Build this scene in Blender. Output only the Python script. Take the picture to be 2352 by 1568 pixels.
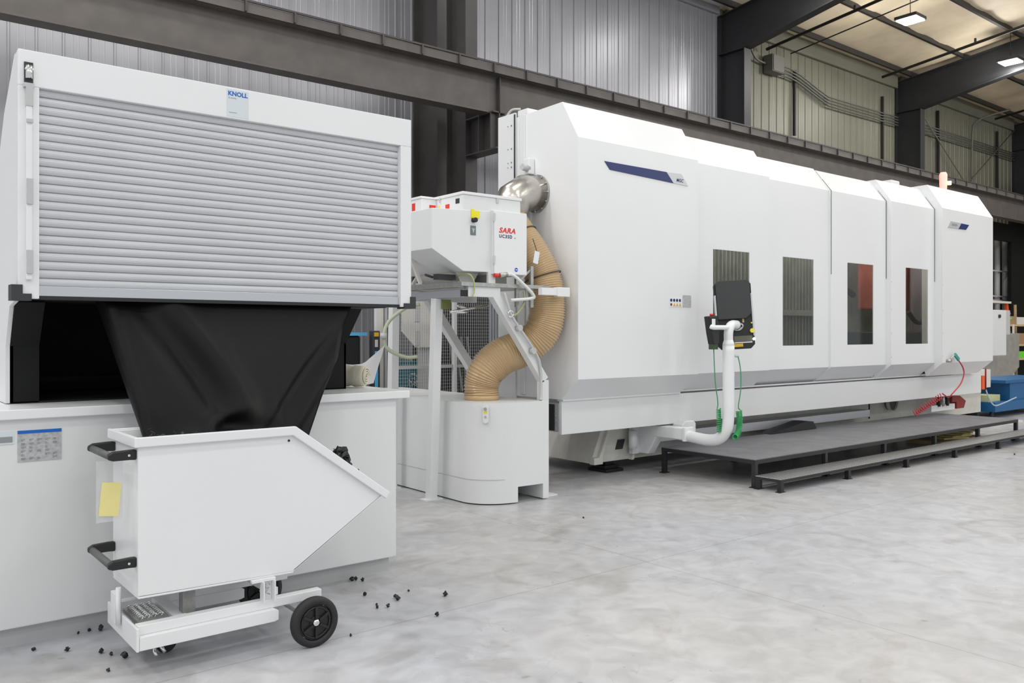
import bpy, math, random
from mathutils import Vector, Matrix
random.seed(7)
for o in list(bpy.data.objects): bpy.data.objects.remove(o)
S = bpy.context.scene
COL = S.collection

# ---------------------------------------------------------------- camera
cam = bpy.data.cameras.new('camera'); cam_ob = bpy.data.objects.new('camera', cam); COL.objects.link(cam_ob)
cam_ob.location = (0, 0, 1.6)
cam_ob.rotation_euler = (math.radians(90), 0, math.radians(51.3 - 90))
cam.sensor_width = 36; cam.lens = 1950 / 2352 * 36; cam.shift_y = -19 / 2352
cam.clip_start = .05; cam.clip_end = 300
S.camera = cam_ob
# ---------------------------------------------------------------- world, exposure
W = bpy.data.worlds.new('world'); S.world = W; W.use_nodes = True
bg = W.node_tree.nodes['Background']; bg.inputs[0].default_value = (.93, .97, 1, 1); bg.inputs[1].default_value = .68
S.view_settings.view_transform = 'Standard'; S.view_settings.look = 'None'
S.view_settings.exposure = .03; S.view_settings.gamma = 1; S.view_settings.use_curve_mapping = False
# ---------------------------------------------------------------- hall lamps and added fill lights
def lamp_light(x, y, z, power, size=.5, rgb=(1, .985, .96), up=0):
    l = bpy.data.lights.new('hall_lamp_and_fill', 'AREA'); l.shape = 'SQUARE'; l.size = size; l.energy = power; l.color = rgb
    o = bpy.data.objects.new('hall_lamp_and_fill', l); COL.objects.link(o); o.location = (x, y, z)
    if up:      # point fill added below the lamp to brighten the roof and side faces
        p = bpy.data.lights.new('hall_fill_point', 'POINT'); p.energy = up; p.shadow_soft_size = .25; p.color = rgb
        q = bpy.data.objects.new('hall_fill_point', p); COL.objects.link(q); q.location = (x, y, z - .35)
    return o
LAMP_W = 47
for lx in (-10, -5.1, -.2, 4.7, 9.6, 14.5, 19.4, 24.3, 30):
    for ly in (-8.5, -4, .5, 5):
        lamp_light(lx, ly, 8.6, LAMP_W, .8, up=46 + (70 if ly == 5 and lx > 14 else 0))  # stronger added fill towards the far ceiling
for lx in (-.2, 4.7, 9.6, 14.5): lamp_light(lx, 9.3, 8.6, LAMP_W * .6, .6, up=26)
for lx in (-9, -5, -1, 2.2): lamp_light(lx, 7.6, 8.6, LAMP_W, .6, up=75)  # extra row added out of view to brighten the left-facing sides

# ================================================================ helpers
def V(*a): return Vector(a)
class MB:
    def __init__(s): s.v = []; s.f = []; s.m = []; s.sm = []
    def add(s, vs, fs, mi=0, smooth=False):
        b = len(s.v); s.v += [tuple(v) for v in vs]
        for f in fs: s.f.append(tuple(b + i for i in f)); s.m.append(mi); s.sm.append(smooth)
    def box(s, x0, x1, y0, y1, z0, z1, mi=0):
        s.add([(x0,y0,z0),(x1,y0,z0),(x1,y1,z0),(x0,y1,z0),(x0,y0,z1),(x1,y0,z1),(x1,y1,z1),(x0,y1,z1)],
              [(0,3,2,1),(4,5,6,7),(0,1,5,4),(1,2,6,5),(2,3,7,6),(3,0,4,7)], mi); return s
    def prism(s, poly, axis, a, b, mi=0):
        n = len(poly)
        def P(p, t): return (t, p[0], p[1]) if axis == 'x' else ((p[0], t, p[1]) if axis == 'y' else (p[0], p[1], t))
        s.add([P(p, a) for p in poly] + [P(p, b) for p in poly],
              [tuple(range(n))[::-1], tuple(range(n, 2*n))] + [(i, (i+1) % n, n + (i+1) % n, n + i) for i in range(n)], mi); return s
    def bar(s, p, q, w, h, mi=0, up=(0, 0, 1)):
        p = Vector(p); q = Vector(q); d = (q - p).normalized(); u = Vector(up)
        if abs(d.dot(u)) > .98: u = Vector((0, 1, 0))
        r = d.cross(u).normalized(); u = r.cross(d).normalized()
        vs = [c + r*a*w/2 + u*b*h/2 for c in (p, q) for a, b in ((-1,-1),(1,-1),(1,1),(-1,1))]
        s.add(vs, [(0,1,2,3),(7,6,5,4),(0,4,5,1),(1,5,6,2),(2,6,7,3),(3,7,4,0)], mi); return s
    def tube(s, path, r, n=12, mi=0, caps=True, squash=None):
        P = [Vector(p) for p in path]; R = r if isinstance(r, (list, tuple)) else [r]*len(P)
        t0 = (P[1]-P[0]).normalized(); u = t0.orthogonal().normalized(); vs = []
        for i, p in enumerate(P):
            t = (P[min(i+1, len(P)-1)] - P[max(i-1, 0)]).normalized()
            u = (u - t*u.dot(t)).normalized(); w = t.cross(u)
            for k in range(n):
                a = 2*math.pi*k/n; vs.append(p + (u*math.cos(a) + w*math.sin(a))*R[i])
        fs = [(i*n+k, i*n+(k+1) % n, (i+1)*n+(k+1) % n, (i+1)*n+k) for i in range(len(P)-1) for k in range(n)]
        s.add(vs, fs, mi, True)
        if caps:
            b = len(s.v) - len(vs)
            s.f.append(tuple(b+k for k in range(n))[::-1]); s.m.append(mi); s.sm.append(False)
            s.f.append(tuple(b+(len(P)-1)*n+k for k in range(n))); s.m.append(mi); s.sm.append(False)
        return s
    def cyl(s, p, q, r, n=24, mi=0): return s.tube([p, q], r, n, mi)
    def text(s, body, size, M, mi=0, shear=0, bold=0.0, sx=1.0, sp=1.0):
        c = bpy.data.curves.new('t', 'FONT'); c.body = body; c.size = size; c.shear = shear; c.offset = bold
        c.resolution_u = 3; c.extrude = .0004; c.space_character = sp
        o = bpy.data.objects.new('t', c); COL.objects.link(o)
        me = bpy.data.meshes.new_from_object(o)
        vs = [M @ Vector((v.co.x*sx, v.co.y, v.co.z)) for v in me.vertices]; fs = [tuple(p.vertices) for p in me.polygons]
        bpy.data.objects.remove(o); bpy.data.curves.remove(c); bpy.data.meshes.remove(me)
        s.add(vs, fs, mi); return s
    def build(s, name, mats, parent=None, bevel=0, seg=2, xf=None):
        if not isinstance(mats, (list, tuple)): mats = [mats]
        vs = [Vector(v) for v in s.v]
        if xf is not None: vs = [xf @ v for v in vs]
        if parent is None:
            lo = [min(v[i] for v in vs) for i in range(3)]; hi = [max(v[i] for v in vs) for i in range(3)]
            org = Vector(((lo[0]+hi[0])/2, (lo[1]+hi[1])/2, lo[2]))
        else:
            org = Vector((0, 0, 0)); p = parent
            while p: org += p.location; p = p.parent
        me = bpy.data.meshes.new(name); me.from_pydata([v - org for v in vs], [], s.f)
        for m in mats: me.materials.append(m)
        me.polygons.foreach_set('material_index', s.m); me.polygons.foreach_set('use_smooth', s.sm)
        me.update()
        o = bpy.data.objects.new(name, me); COL.objects.link(o)
        if parent is None: o.location = org
        else: o.parent = parent
        if bevel:
            b = o.modifiers.new('bevel', 'BEVEL'); b.width = bevel; b.segments = seg; b.limit_method = 'ANGLE'; b.angle_limit = .6
            b.harden_normals = False
        return o
def empty(name, loc, label, cat, group=None):
    o = bpy.data.objects.new(name, None); COL.objects.link(o); o.location = loc; o.empty_display_size = .1
    return tag(o, label, cat, group)
def tag(o, label, cat, group=None):
    o['label'] = label; o['category'] = cat
    if group: o['group'] = group
    return o
def struct(o): o['kind'] = 'structure'; return o
def lab(o, l): o['label'] = l; return o
def smooth_path(pts, k=8):
    P = [Vector(p) for p in pts]; P = [2*P[0]-P[1]] + P + [2*P[-1]-P[-2]]; out = []
    for i in range(1, len(P)-2):
        a, b, c, d = P[i-1:i+3]
        for j in range(k):
            t = j/k; out.append(.5*((2*b) + (c-a)*t + (2*a-5*b+4*c-d)*t*t + (3*b-a-3*c+d)*t**3))
    out.append(P[-2]); return out
def even(path, step):
    out = [path[0]]; need = step
    for a, b in zip(path, path[1:]):
        L = (b-a).length; t = 0
        while L - t >= need: t += need; out.append(a.lerp(b, t/L)); need = step
        need -= L - t
    return out
def frontM(x, y, z): return Matrix(((1,0,0,x),(0,0,-1,y),(0,1,0,z),(0,0,0,1)))      # writing that faces -Y
def sideM(x, y, z): return Matrix(((0,0,-1,x),(-1,0,0,y),(0,1,0,z),(0,0,0,1)))      # writing that faces -X

# ================================================================ materials
def mat(name, rgb, rough=.5, metal=0, noise=None, bump=None, coat=0, emit=None, trans=0, alpha=1, spec=.5):
    m = bpy.data.materials.new(name); m.use_nodes = True; nt = m.node_tree; b = nt.nodes['Principled BSDF']
    b.inputs['Base Color'].default_value = (*rgb, 1); b.inputs['Roughness'].default_value = rough
    b.inputs['Metallic'].default_value = metal; b.inputs['Coat Weight'].default_value = coat
    b.inputs['Transmission Weight'].default_value = trans; b.inputs['Alpha'].default_value = alpha
    b.inputs['Specular IOR Level'].default_value = spec
    if emit: b.inputs['Emission Color'].default_value = (*emit[0], 1); b.inputs['Emission Strength'].default_value = emit[1]
    tc = nt.nodes.new('ShaderNodeTexCoord')
    if noise:      # (scale, amount) mottling of the colour itself
        n = nt.nodes.new('ShaderNodeTexNoise'); n.inputs['Scale'].default_value = noise[0]; n.inputs['Detail'].default_value = 6
        nt.links.new(tc.outputs['Object'], n.inputs['Vector'])
        r = nt.nodes.new('ShaderNodeValToRGB'); nt.links.new(n.outputs['Fac'], r.inputs['Fac'])
        k = noise[1]; r.color_ramp.elements[0].position = .35; r.color_ramp.elements[1].position = .65
        r.color_ramp.elements[0].color = (*[c*(1-k) for c in rgb], 1); r.color_ramp.elements[1].color = (*[min(1, c*(1+k)) for c in rgb], 1)
        nt.links.new(r.outputs['Color'], b.inputs['Base Color'])
    if bump:
        n = nt.nodes.new('ShaderNodeTexNoise'); n.inputs['Scale'].default_value = bump[0]; n.inputs['Detail'].default_value = 3
        nt.links.new(tc.outputs['Object'], n.inputs['Vector'])
        bp = nt.nodes.new('ShaderNodeBump'); bp.inputs['Strength'].default_value = bump[1]; bp.inputs['Distance'].default_value = .01
        nt.links.new(n.outputs['Fac'], bp.inputs['Height']); nt.links.new(bp.outputs['Normal'], b.inputs['Normal'])
    return m
WHITE = mat('white_powder_coat', (.77, .78, .785), .38, noise=(1.2, .012))
WHITE2 = mat('white_gloss_panel', (.82, .83, .84), .3, noise=(1.5, .01))
WARM = mat('warm_white_paint', (.72, .70, .66), .5, noise=(2, .03))
CAST = mat('grey_white_casting', (.66, .65, .60), .55, noise=(6, .06), bump=(30, .15))
PGREY = mat('light_grey_paint', (.52, .53, .53), .45)
ALU = mat('anodised_aluminium', (.62, .64, .67), .32, .85)
SLAT = mat('shutter_slat_aluminium', (.635, .645, .67), .38, .15, noise=(3, .02))
STEEL = mat('stainless_steel', (.55, .52, .48), .27, .95, noise=(7, .08))
CHROME = mat('chrome', (.8, .8, .8), .12, 1)
ZINC = mat('zinc_plated_steel', (.5, .5, .47), .35, .8, noise=(20, .1))
BLACK = mat('black_plastic', (.012, .012, .013), .42, bump=(400, .05))
DARK = mat('dark_grey_plastic', (.035, .036, .038), .5)
RUB = mat('black_rubber', (.018, .018, .019), .6, bump=(120, .1))
LINER = mat('black_liner_sheet', (.006, .0065, .006), .6, spec=.25)
INNER = mat('blackened_interior', (.004, .004, .004), .7)
GREYGRIP = mat('grey_grip', (.11, .11, .11), .5)
BEAM = mat('brown_primer_steel', (.105, .092, .084), .5, noise=(4, .12), bump=(25, .08))
COLM = mat('dark_painted_steel', (.050, .045, .043), .45, noise=(3, .1), bump=(20, .08))
RAFT = mat('charcoal_painted_steel', (.018, .0185, .021), .5, noise=(3, .1))
PIPE = mat('dark_sprinkler_pipe', (.022, .018, .016), .5)
CONDUIT = mat('galvanised_conduit', (.15, .148, .125), .5, .3)
YEL = mat('yellow_paper', (.83, .74, .32), .8)
YEL2 = mat('yellow_tag', (.9, .78, .03), .6)
RED = mat('red_plastic', (.75, .035, .025), .4)
DRED = mat('dark_red_paint', (.28, .02, .02), .55)
ORANGE = mat('orange_paint', (.85, .12, .02), .5)
BLUE = mat('blue_paint', (.008, .115, .30), .45)
LBLUE = mat('light_blue_paint', (.12, .45, .75), .45)
TEAL = mat('teal_paint', (.02, .16, .2), .45)
NAVY = mat('navy_print', (.010, .022, .13), .3)
KBLUE = mat('bright_blue_print', (.0, .12, .52), .5)
GREEN = mat('green_cable', (.03, .33, .10), .45)
GCABLE = mat('thin_green_cable', (.06, .30, .15), .5)
REDHOSE = mat('red_air_hose', (.55, .03, .05), .35)
PRINT = mat('grey_print', (.28, .29, .30), .6)
LABELG = mat('silver_grey_label', (.46, .47, .48), .5, noise=(60, .15))
BLABEL = mat('pale_blue_label', (.66, .72, .76), .5)
CARD = mat('brown_cardboard', (.36, .22, .12), .8, noise=(10, .06))
TIMBER = mat('pale_timber', (.55, .40, .22), .7, noise=(8, .1))
LIME = mat('lime_green_plastic', (.15, .7, .03), .5)
CLOTH = mat('cream_cloth', (.66, .62, .50), .85, bump=(60, .3))
ORBOX = mat('orange_label', (.7, .42, .02), .5)
EMW = mat('lamp_diffuser', (1, 1, 1), .5, emit=((1, .98, .93), 22))
EMR = mat('red_signal_lens', (.9, .45, .4), .3, emit=((1, .36, .28), .8))
EMO = mat('orange_signal_glow', (1, .6, .2), .3, emit=((1, .62, .2), 9))
EMI = mat('inner_fill_glow', (1, 1, 1), .4, emit=((1, 1, .95), 30))  # glow of the tubes added inside the enclosure
LED = mat('white_led', (1, 1, 1), .4, emit=((1, 1, 1), 6))
CHIP = mat('dark_metal_swarf', (.035, .036, .038), .38, .6, noise=(30, .4), bump=(60, .5))
WAYC = mat('olive_grey_cover', (.25, .25, .215), .5, noise=(5, .15))
PLASTIC = mat('milky_plastic_film', (.78, .79, .80), .25, trans=.0, alpha=.55)
FILM = mat('clear_plastic_pocket', (.80, .82, .82), .12, alpha=.30)

def glass_mat():
    m = bpy.data.materials.new('tinted_safety_glass'); m.use_nodes = True; nt = m.node_tree; nt.nodes.clear()
    out = nt.nodes.new('ShaderNodeOutputMaterial'); mx = nt.nodes.new('ShaderNodeMixShader'); t = nt.nodes.new('ShaderNodeBsdfTransparent')
    g = nt.nodes.new('ShaderNodeBsdfGlossy'); fr = nt.nodes.new('ShaderNodeFresnel'); fr.inputs[0].default_value = 1.5
    t.inputs[0].default_value = (.80, .81, .78, 1); g.inputs['Roughness'].default_value = .03
    ge = nt.nodes.new('ShaderNodeNewGeometry'); iv = nt.nodes.new('ShaderNodeMath'); iv.operation = 'SUBTRACT'; iv.inputs[0].default_value = 1
    nt.links.new(ge.outputs['Backfacing'], iv.inputs[1]); ml = nt.nodes.new('ShaderNodeMath'); ml.operation = 'MULTIPLY'
    nt.links.new(fr.outputs[0], ml.inputs[0]); nt.links.new(iv.outputs[0], ml.inputs[1]); nt.links.new(ml.outputs[0], mx.inputs[0]); nt.links.new(t.outputs[0], mx.inputs[1]); nt.links.new(g.outputs[0], mx.inputs[2])
    nt.links.new(mx.outputs[0], out.inputs[0]); return m
GLASS = glass_mat()

def floor_mat():
    m = bpy.data.materials.new('polished_concrete'); m.use_nodes = True; nt = m.node_tree; b = nt.nodes['Principled BSDF']; L = nt.links.new
    tc = nt.nodes.new('ShaderNodeTexCoord')
    def noise(scale, det, vec=None, dist=0):
        n = nt.nodes.new('ShaderNodeTexNoise'); n.inputs['Scale'].default_value = scale; n.inputs['Detail'].default_value = det
        n.inputs['Distortion'].default_value = dist; L(vec or tc.outputs['Object'], n.inputs['Vector']); return n.outputs['Fac']
    def ramp(fac, p0, c0, p1, c1):
        r = nt.nodes.new('ShaderNodeValToRGB'); L(fac, r.inputs['Fac']); e = r.color_ramp.elements
        e[0].position = p0; e[0].color = (*c0, 1); e[1].position = p1; e[1].color = (*c1, 1); return r.outputs['Color']
    def mix(fac, a, c, mode='MIX'):
        x = nt.nodes.new('ShaderNodeMix'); x.data_type = 'RGBA'; x.blend_type = mode
        if isinstance(fac, float): x.inputs[0].default_value = fac
        else: L(fac, x.inputs[0])
        L(a, x.inputs[6]); L(c, x.inputs[7]); return x.outputs[2]
    base = ramp(noise(.55, 9, dist=.5), .32, (.45, .455, .472), .68, (.55, .556, .578))
    fine = ramp(noise(6, 12, dist=.8), .32, (.84, .835, .83), .66, (1.05, 1.05, 1.05))
    c = mix(1.0, base, fine, 'MULTIPLY')
    tone = ramp(noise(.35, 3), .40, (.98, .955, .92), .58, (1.0, 1.005, 1.03))
    c = mix(1.0, c, tone, 'MULTIPLY')
    grime = ramp(noise(2.1, 12, dist=1.0), .55, (1, 1, 1), .70, (.80, .78, .75))
    c = mix(1.0, c, grime, 'MULTIPLY')
    sc = nt.nodes.new('ShaderNodeValToRGB'); L(noise(1.6, 4, dist=2.2), sc.inputs['Fac']); e = sc.color_ramp.elements
    e[0].position = .497; e[0].color = (1, 1, 1, 1); e[1].position = .503; e[1].color = (1, 1, 1, 1); k = e.new(.5); k.color = (.78, .775, .76, 1)
    msk = ramp(noise(1.1, 2), .55, (0, 0, 0), .62, (1, 1, 1))
    sc2 = mix(1.0, c, sc.outputs['Color'], 'MULTIPLY'); c = mix(msk, c, sc2)
    sp = ramp(noise(14, 4, dist=.4), .70, (1, 1, 1), .76, (.60, .58, .55))
    c = mix(.7, c, mix(1.0, c, sp, 'MULTIPLY'))
    # saw-cut joints
    geo = nt.nodes.new('ShaderNodeNewGeometry'); sep = nt.nodes.new('ShaderNodeSeparateXYZ'); L(geo.outputs['Position'], sep.inputs[0])
    for ax, off, pitch in ((0, 4.45, 4.6), (1, 4.05, 4.6)):
        n1 = nt.nodes.new('ShaderNodeMath'); n1.operation = 'SUBTRACT'; L(sep.outputs[ax], n1.inputs[0]); n1.inputs[1].default_value = off + pitch/2 - 10*pitch
        n2 = nt.nodes.new('ShaderNodeMath'); n2.operation = 'MODULO'; L(n1.outputs[0], n2.inputs[0]); n2.inputs[1].default_value = pitch
        n3 = nt.nodes.new('ShaderNodeMath'); n3.operation = 'SUBTRACT'; L(n2.outputs[0], n3.inputs[0]); n3.inputs[1].default_value = pitch/2
        n4 = nt.nodes.new('ShaderNodeMath'); n4.operation = 'ABSOLUTE'; L(n3.outputs[0], n4.inputs[0])
        j = ramp(n4.outputs[0], .003, (.66, .65, .63), .006, (1, 1, 1)); c = mix(.8, c, mix(1.0, c, j, 'MULTIPLY'))
    L(c, b.inputs['Base Color'])
    rr = nt.nodes.new('ShaderNodeMapRange'); L(noise(3, 5), rr.inputs[0]); rr.inputs[3].default_value = .26; rr.inputs[4].default_value = .46
    L(rr.outputs[0], b.inputs['Roughness'])
    return m
FLOOR = floor_mat()
def wall_mat(name, rgb, rough, metal):
    m = mat(name, rgb, rough, metal, noise=(1.1, .05)); return m
WALLS = wall_mat('silver_wall_liner', (.345, .345, .37), .34, .35)
WALLW = wall_mat('ivory_wall_liner', (.19, .186, .14), .40, .1)
CEIL = mat('tan_insulation_facing', (.76, .64, .46), .6, noise=(1.5, .08), bump=(5, .35))
CEILW = mat('white_insulation_facing', (.72, .71, .67), .6, noise=(1.5, .05), bump=(5, .35))
TREAD = None
def tread_mat():
    m = mat('aluminium_tread_plate', (.42, .42, .42), .33, .8); nt = m.node_tree; b = nt.nodes['Principled BSDF']
    tc = nt.nodes.new('ShaderNodeTexCoord'); br = nt.nodes.new('ShaderNodeTexChecker'); br.inputs['Scale'].default_value = 28
    mp = nt.nodes.new('ShaderNodeMapping'); mp.inputs['Rotation'].default_value = (0, 0, .785); nt.links.new(tc.outputs['Object'], mp.inputs[0])
    nt.links.new(mp.outputs[0], br.inputs['Vector']); br.inputs['Color1'].default_value = (.38, .38, .38, 1); br.inputs['Color2'].default_value = (.72, .72, .71, 1)
    nt.links.new(br.outputs['Color'], b.inputs['Base Color'])
    bp = nt.nodes.new('ShaderNodeBump'); bp.inputs['Strength'].default_value = .6; bp.inputs['Distance'].default_value = .004
    nt.links.new(br.outputs['Fac'], bp.inputs['Height']); nt.links.new(bp.outputs['Normal'], b.inputs['Normal']); return m
TREAD = tread_mat()
DECK = mat('grey_deck_plate', (.20, .20, .215), .5, .2, noise=(5, .12), bump=(150, .2))
def hose_mat():
    m = mat('tan_ribbed_hose', (.60, .42, .225), .28, coat=.5, noise=(3, .06)); return m
HOSE = hose_mat()
FAB = mat('black_coated_fabric', (.0045, .0045, .005), .46, bump=(300, .10), spec=.16)

# ================================================================ setting
struct(MB().box(-8, 60, -14, 12.3, -.2, 0).build('floor', FLOOR))
ZR = lambda y: 8.9 + .12*(12 - y)          # underside of the roof liner
def ribbed(x0, x1, y, z0, z1, m, name, pitch=.305):
    P = []; x = x0
    while x < x1:
        P += [(x, y), (x+.045, y), (x+.054, y-.016), (x+.075, y-.016), (x+.084, y), (x+.165, y), (x+.172, y-.003), (x+.18, y), (x+.235, y), (x+.242, y-.003), (x+.25, y)]
        x += pitch
    P.append((x1, y)); n = len(P); mb = MB()
    mb.add([(p[0], p[1], z0) for p in P] + [(p[0], p[1], z1) for p in P], [(i, i+1, n+i+1, n+i) for i in range(n-1)])
    mb.box(x0, x1, y+.02, y+.2, z0, z1)
    return struct(mb.build(name, m))
ribbed(-6, 15.6, 12.0, 0, 8.95, WALLS, 'wall_back_near')
ribbed(15.6, 48, 12.0, 0, 8.95, WALLW, 'wall_back_far')
struct(MB().box(48, 48.2, -14, 12.2, 0, 10.5).build('wall_right', WALLW))
# sagging roof liner between purlins (real relief along X, gentle)
def ceiling(x0, x1, m, name):
    mb = MB(); xs = []; x = x0
    while x <= x1 + 1e-6: xs.append(x); x += .3
    ys = [12.2 - .35*i for i in range(62)]
    vs = [(x, y, ZR(y) - .07*abs(math.sin(math.pi*(x-x0)/1.2))**.7 * min(1, max(.15, (12-y)/1.2))) for y in ys for x in xs]; n = len(xs)
    mb.add(vs, [(j*n+i, j*n+i+1, (j+1)*n+i+1, (j+1)*n+i) for j in range(len(ys)-1) for i in range(n-1)], 0, True)
    mb.add([(x0, 12.2, ZR(12.2)+.2), (x1, 12.2, ZR(12.2)+.2), (x1, -9.2, ZR(-9.2)+.2), (x0, -9.2, ZR(-9.2)+.2)], [(0, 1, 2, 3)])
    return struct(mb.build(name, m))
ceiling(-6, 15.6, CEILW, 'ceiling_near'); ceiling(15.6, 48, CEIL, 'ceiling_far')
struct(MB().box(-6, 15.5, 11.92, 11.975, 8.74, 8.92).build('trim_1', WALLS))
# eave strut on the far bays
tag(MB().box(15.75, 23.5, 11.90, 11.965, 8.52, 8.90).build('eave_strut', WALLW), 'cream eave strut along the wall top between the two haunched columns', 'beam')
tag(MB().box(23.75, 31.5, 11.90, 11.965, 8.52, 8.90).build('eave_strut', WALLW), 'cream eave strut along the wall top over the cross bracing', 'beam')
for i, y in enumerate((11.55, 10.15, 8.75, 7.35, 5.95, 4.55)):
    zt = ZR(y); mb = MB()
    mb.box(-5.5, 47.5, y-.006, y+.006, zt-.20, zt-.04); mb.box(-5.5, 47.5, y-.07, y, zt-.206, zt-.194); mb.box(-5.5, 47.5, y, y+.07, zt-.05, zt-.04)
    o = mb.build('roof_purlin', PIPE); tag(o, ['dark roof purlin nearest the wall, first below the tan ceiling', 'dark roof purlin second from the wall under the tan ceiling',
        'dark roof purlin third from the wall, beyond the lit lamps', 'dark roof purlin fourth from the wall', 'dark roof purlin fifth from the wall', 'dark roof purlin sixth from the wall, farthest out'][i], 'beam', 'roof purlins')

def building_frame(X, m, label, crane=False):
    o = empty('steel_frame_column', (X, 11.6, 0), label, 'column', 'building frame columns')
    mb = MB(); mb.box(X-.008, X+.008, 11.28, 11.95, 0, 7.82); mb.build('column_web', m, o)
    MB().box(X-.12, X+.12, 11.26, 11.28, 0, 7.83).build('column_flange', m, o)
    MB().box(X-.12, X+.12, 11.95, 11.97, 0, 8.7).build('column_flange', m, o)
    # haunched rafter: tapers towards the middle of the hall
    pr = [(11.95, 7.83), (11.28, 7.83), (9.1, 8.22), (4, 9.0), (-4, 9.95), (-9, 10.55), (-9, ZR(-9)-.21), (11.95, ZR(11.95)-.21)]
    MB().prism(pr, 'x', X-.008, X+.008).build('rafter_web', m, o)
    mb = MB(); bt = pr[1:6]
    for a, b in zip(bt, bt[1:]): mb.bar((X, a[0], a[1]), (X, b[0], b[1]), .24, .02)
    mb.bar((X, 11.97, 7.83), (X, 11.26, 7.83), .24, .02)
    mb.bar((X, 11.95, ZR(11.95)-.22), (X, -9, ZR(-9)-.22), .24, .02); mb.build('rafter_flange', m, o)
    return o
building_frame(7.62, COLM, 'brown-black wall column standing behind the white extraction unit')
building_frame(15.62, RAFT, 'black haunched wall column where the silver wall turns cream')
building_frame(23.62, RAFT, 'black haunched wall column between the conduit bay and the cross-braced bay')
building_frame(31.62, RAFT, 'black wall column at the right edge beyond the cross bracing')
# crane column standing in front of the first wall column
o = empty('crane_column', (7.62, 10.75, 0), 'dark crane column with bracket in front of the wall behind the extraction unit', 'column')
MB().box(7.61, 7.63, 10.52, 11.0, 0, 9.6).build('column_web', COLM, o)
MB().box(7.51, 7.73, 10.50, 10.52, 0, 9.6).build('column_flange', COLM, o)
MB().box(7.51, 7.73, 11.0, 11.02, 0, 9.6).build('column_flange', COLM, o)
mb = MB(); mb.box(7.61, 7.63, 9.80, 10.5, 4.30, 4.84); mb.box(7.50, 7.74, 9.72, 10.5, 4.28, 4.30); mb.box(7.50, 7.74, 9.86, 9.88, 4.30, 4.82)
mb.box(7.50, 7.74, 10.15, 10.17, 4.30, 4.82); mb.box(7.50, 7.74, 9.8, 10.5, 4.82, 4.84); mb.build('bracket', COLM, o)
# runway beam
o = empty('crane_runway_beam', (20, 10.05, 4.84), 'long brown steel crane runway beam running above the machine', 'beam')
MB().box(-4, 46, 10.04, 10.06, 4.86, 5.42).build('web', BEAM, o)
MB().box(-4, 46, 9.93, 10.17, 4.84, 4.86).build('bottom_flange', BEAM, o)
mb = MB(); mb.box(-4, 46, 9.87, 10.23, 5.42, 5.445); mb.box(-4, 46, 9.865, 9.88, 5.42, 5.54); mb.box(-4, 46, 10.22, 10.235, 5.42, 5.54); mb.build('cap_channel', BEAM, o)
MB().box(-4, 46, 10.02, 10.08, 5.445, 5.60).build('crane_rail', COLM, o)
x = -3.6
while x < 45.5:
    if x > 1.2 and x < 34: MB().box(x-.012, x+.012, 9.835, 9.865, 5.425, 5.555).build('rail_clip', COLM, o)
    x += .62
mb = MB(); mb.box(-4, 46, 9.845, 9.87, 5.545, 5.57); mb.build('cap_edge', COLM, o)
MB().box(7.74, 7.755, 9.95, 10.15, 4.87, 5.4).build('joint_plate', COLM, o)

# lamps in view
def high_bay(x, y, z, label):
    o = empty('high_bay_light', (x, y, z), label, 'ceiling light', 'high bay lights')
    h = MB().box(x-.24, x+.24, y-.24, y+.24, z+.02, z+.09).build('housing', DARK, o)
    MB().box(x-.21, x+.21, y-.21, y+.21, z, z+.02).build('diffuser', EMW, o)
    MB().cyl((x, y, z+.09), (x, y, ZR(y)+.02), .008, 6).build('suspension_wire', DARK, o)
    return o
high_bay(18.4, 9.04, 8.42, 'lit square ceiling light over the conduit bay, nearer of the two')
high_bay(23.2, 8.85, 8.42, 'lit square ceiling light in front of the second black haunched rafter, farther of the two')
for x, y in ((18.4, 9.04), (23.2, 8.85)): lamp_light(x, y, 8.40, LAMP_W*.6, .42, up=110)
# sprinkler pipes
def pipe(x, y0, y1, z0, r, label, drops=()):
    o = empty('ceiling_pipe', (x, y0, z0), label, 'pipe', 'ceiling pipes')
    z1 = z0 + .115*(y0-y1)
    MB().tube([(x, y0, z0), (x, y1, z1)], r, 10).build('pipe_run', PIPE, o)
    for d in drops:
        t = (y0-d)/(y0-y1); z = z0+(z1-z0)*t
        MB().cyl((x, d, z), (x, d, z+.12), r*.8, 8).build('sprinkler_head', PIPE, o)
pipe(17.1, 11.8, -2, 8.25, .035, 'black sprinkler pipe above the grey wall box', (9.6, 6.5))
pipe(18.0, 11.75, -2, 8.32, .015, 'thin dark pipe running out beside the black sprinkler pipe')
pipe(21.3, 11.2, -2, 8.25, .035, 'black sprinkler pipe over the middle of the conduit bay', (8.9, 5))
pipe(28.2, 11.2, -2, 8.25, .035, 'black sprinkler pipe over the cross-braced bay')
# conduits and the wall box
bx = empty('junction_box', (17.35, 11.8, 7.75), 'grey wall box with conduits leaving both sides', 'electrical box')
MB().box(17.2, 17.66, 11.70, 11.96, 7.75, 8.16).build('enclosure', CONDUIT, bx, .01)
MB().box(17.22, 17.64, 11.685, 11.70, 7.77, 8.14).build('cover', CONDUIT, bx)
cd = empty('conduit_run', (20, 11.9, 7.5), 'bundle of galvanised conduits sloping along the cream wall', 'conduit')
for k in range(4):
    z = 8.02 - .075*k
    pts = [(17.66, 11.88, z), (18.4, 11.88, z-.02), (19.7, 11.88, z-.34), (20.3, 11.88, z-.38), (23.48, 11.88, z-.34)]
    MB().tube(smooth_path(pts, 5), .02, 8).build('conduit', CONDUIT, cd)
MB().tube(smooth_path([(15.9, 11.88, 8.3), (16.5, 11.88, 8.25), (16.8, 11.88, 8.0), (17.2, 11.88, 7.95)], 5), .025, 8).build('conduit', CONDUIT, cd)
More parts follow.
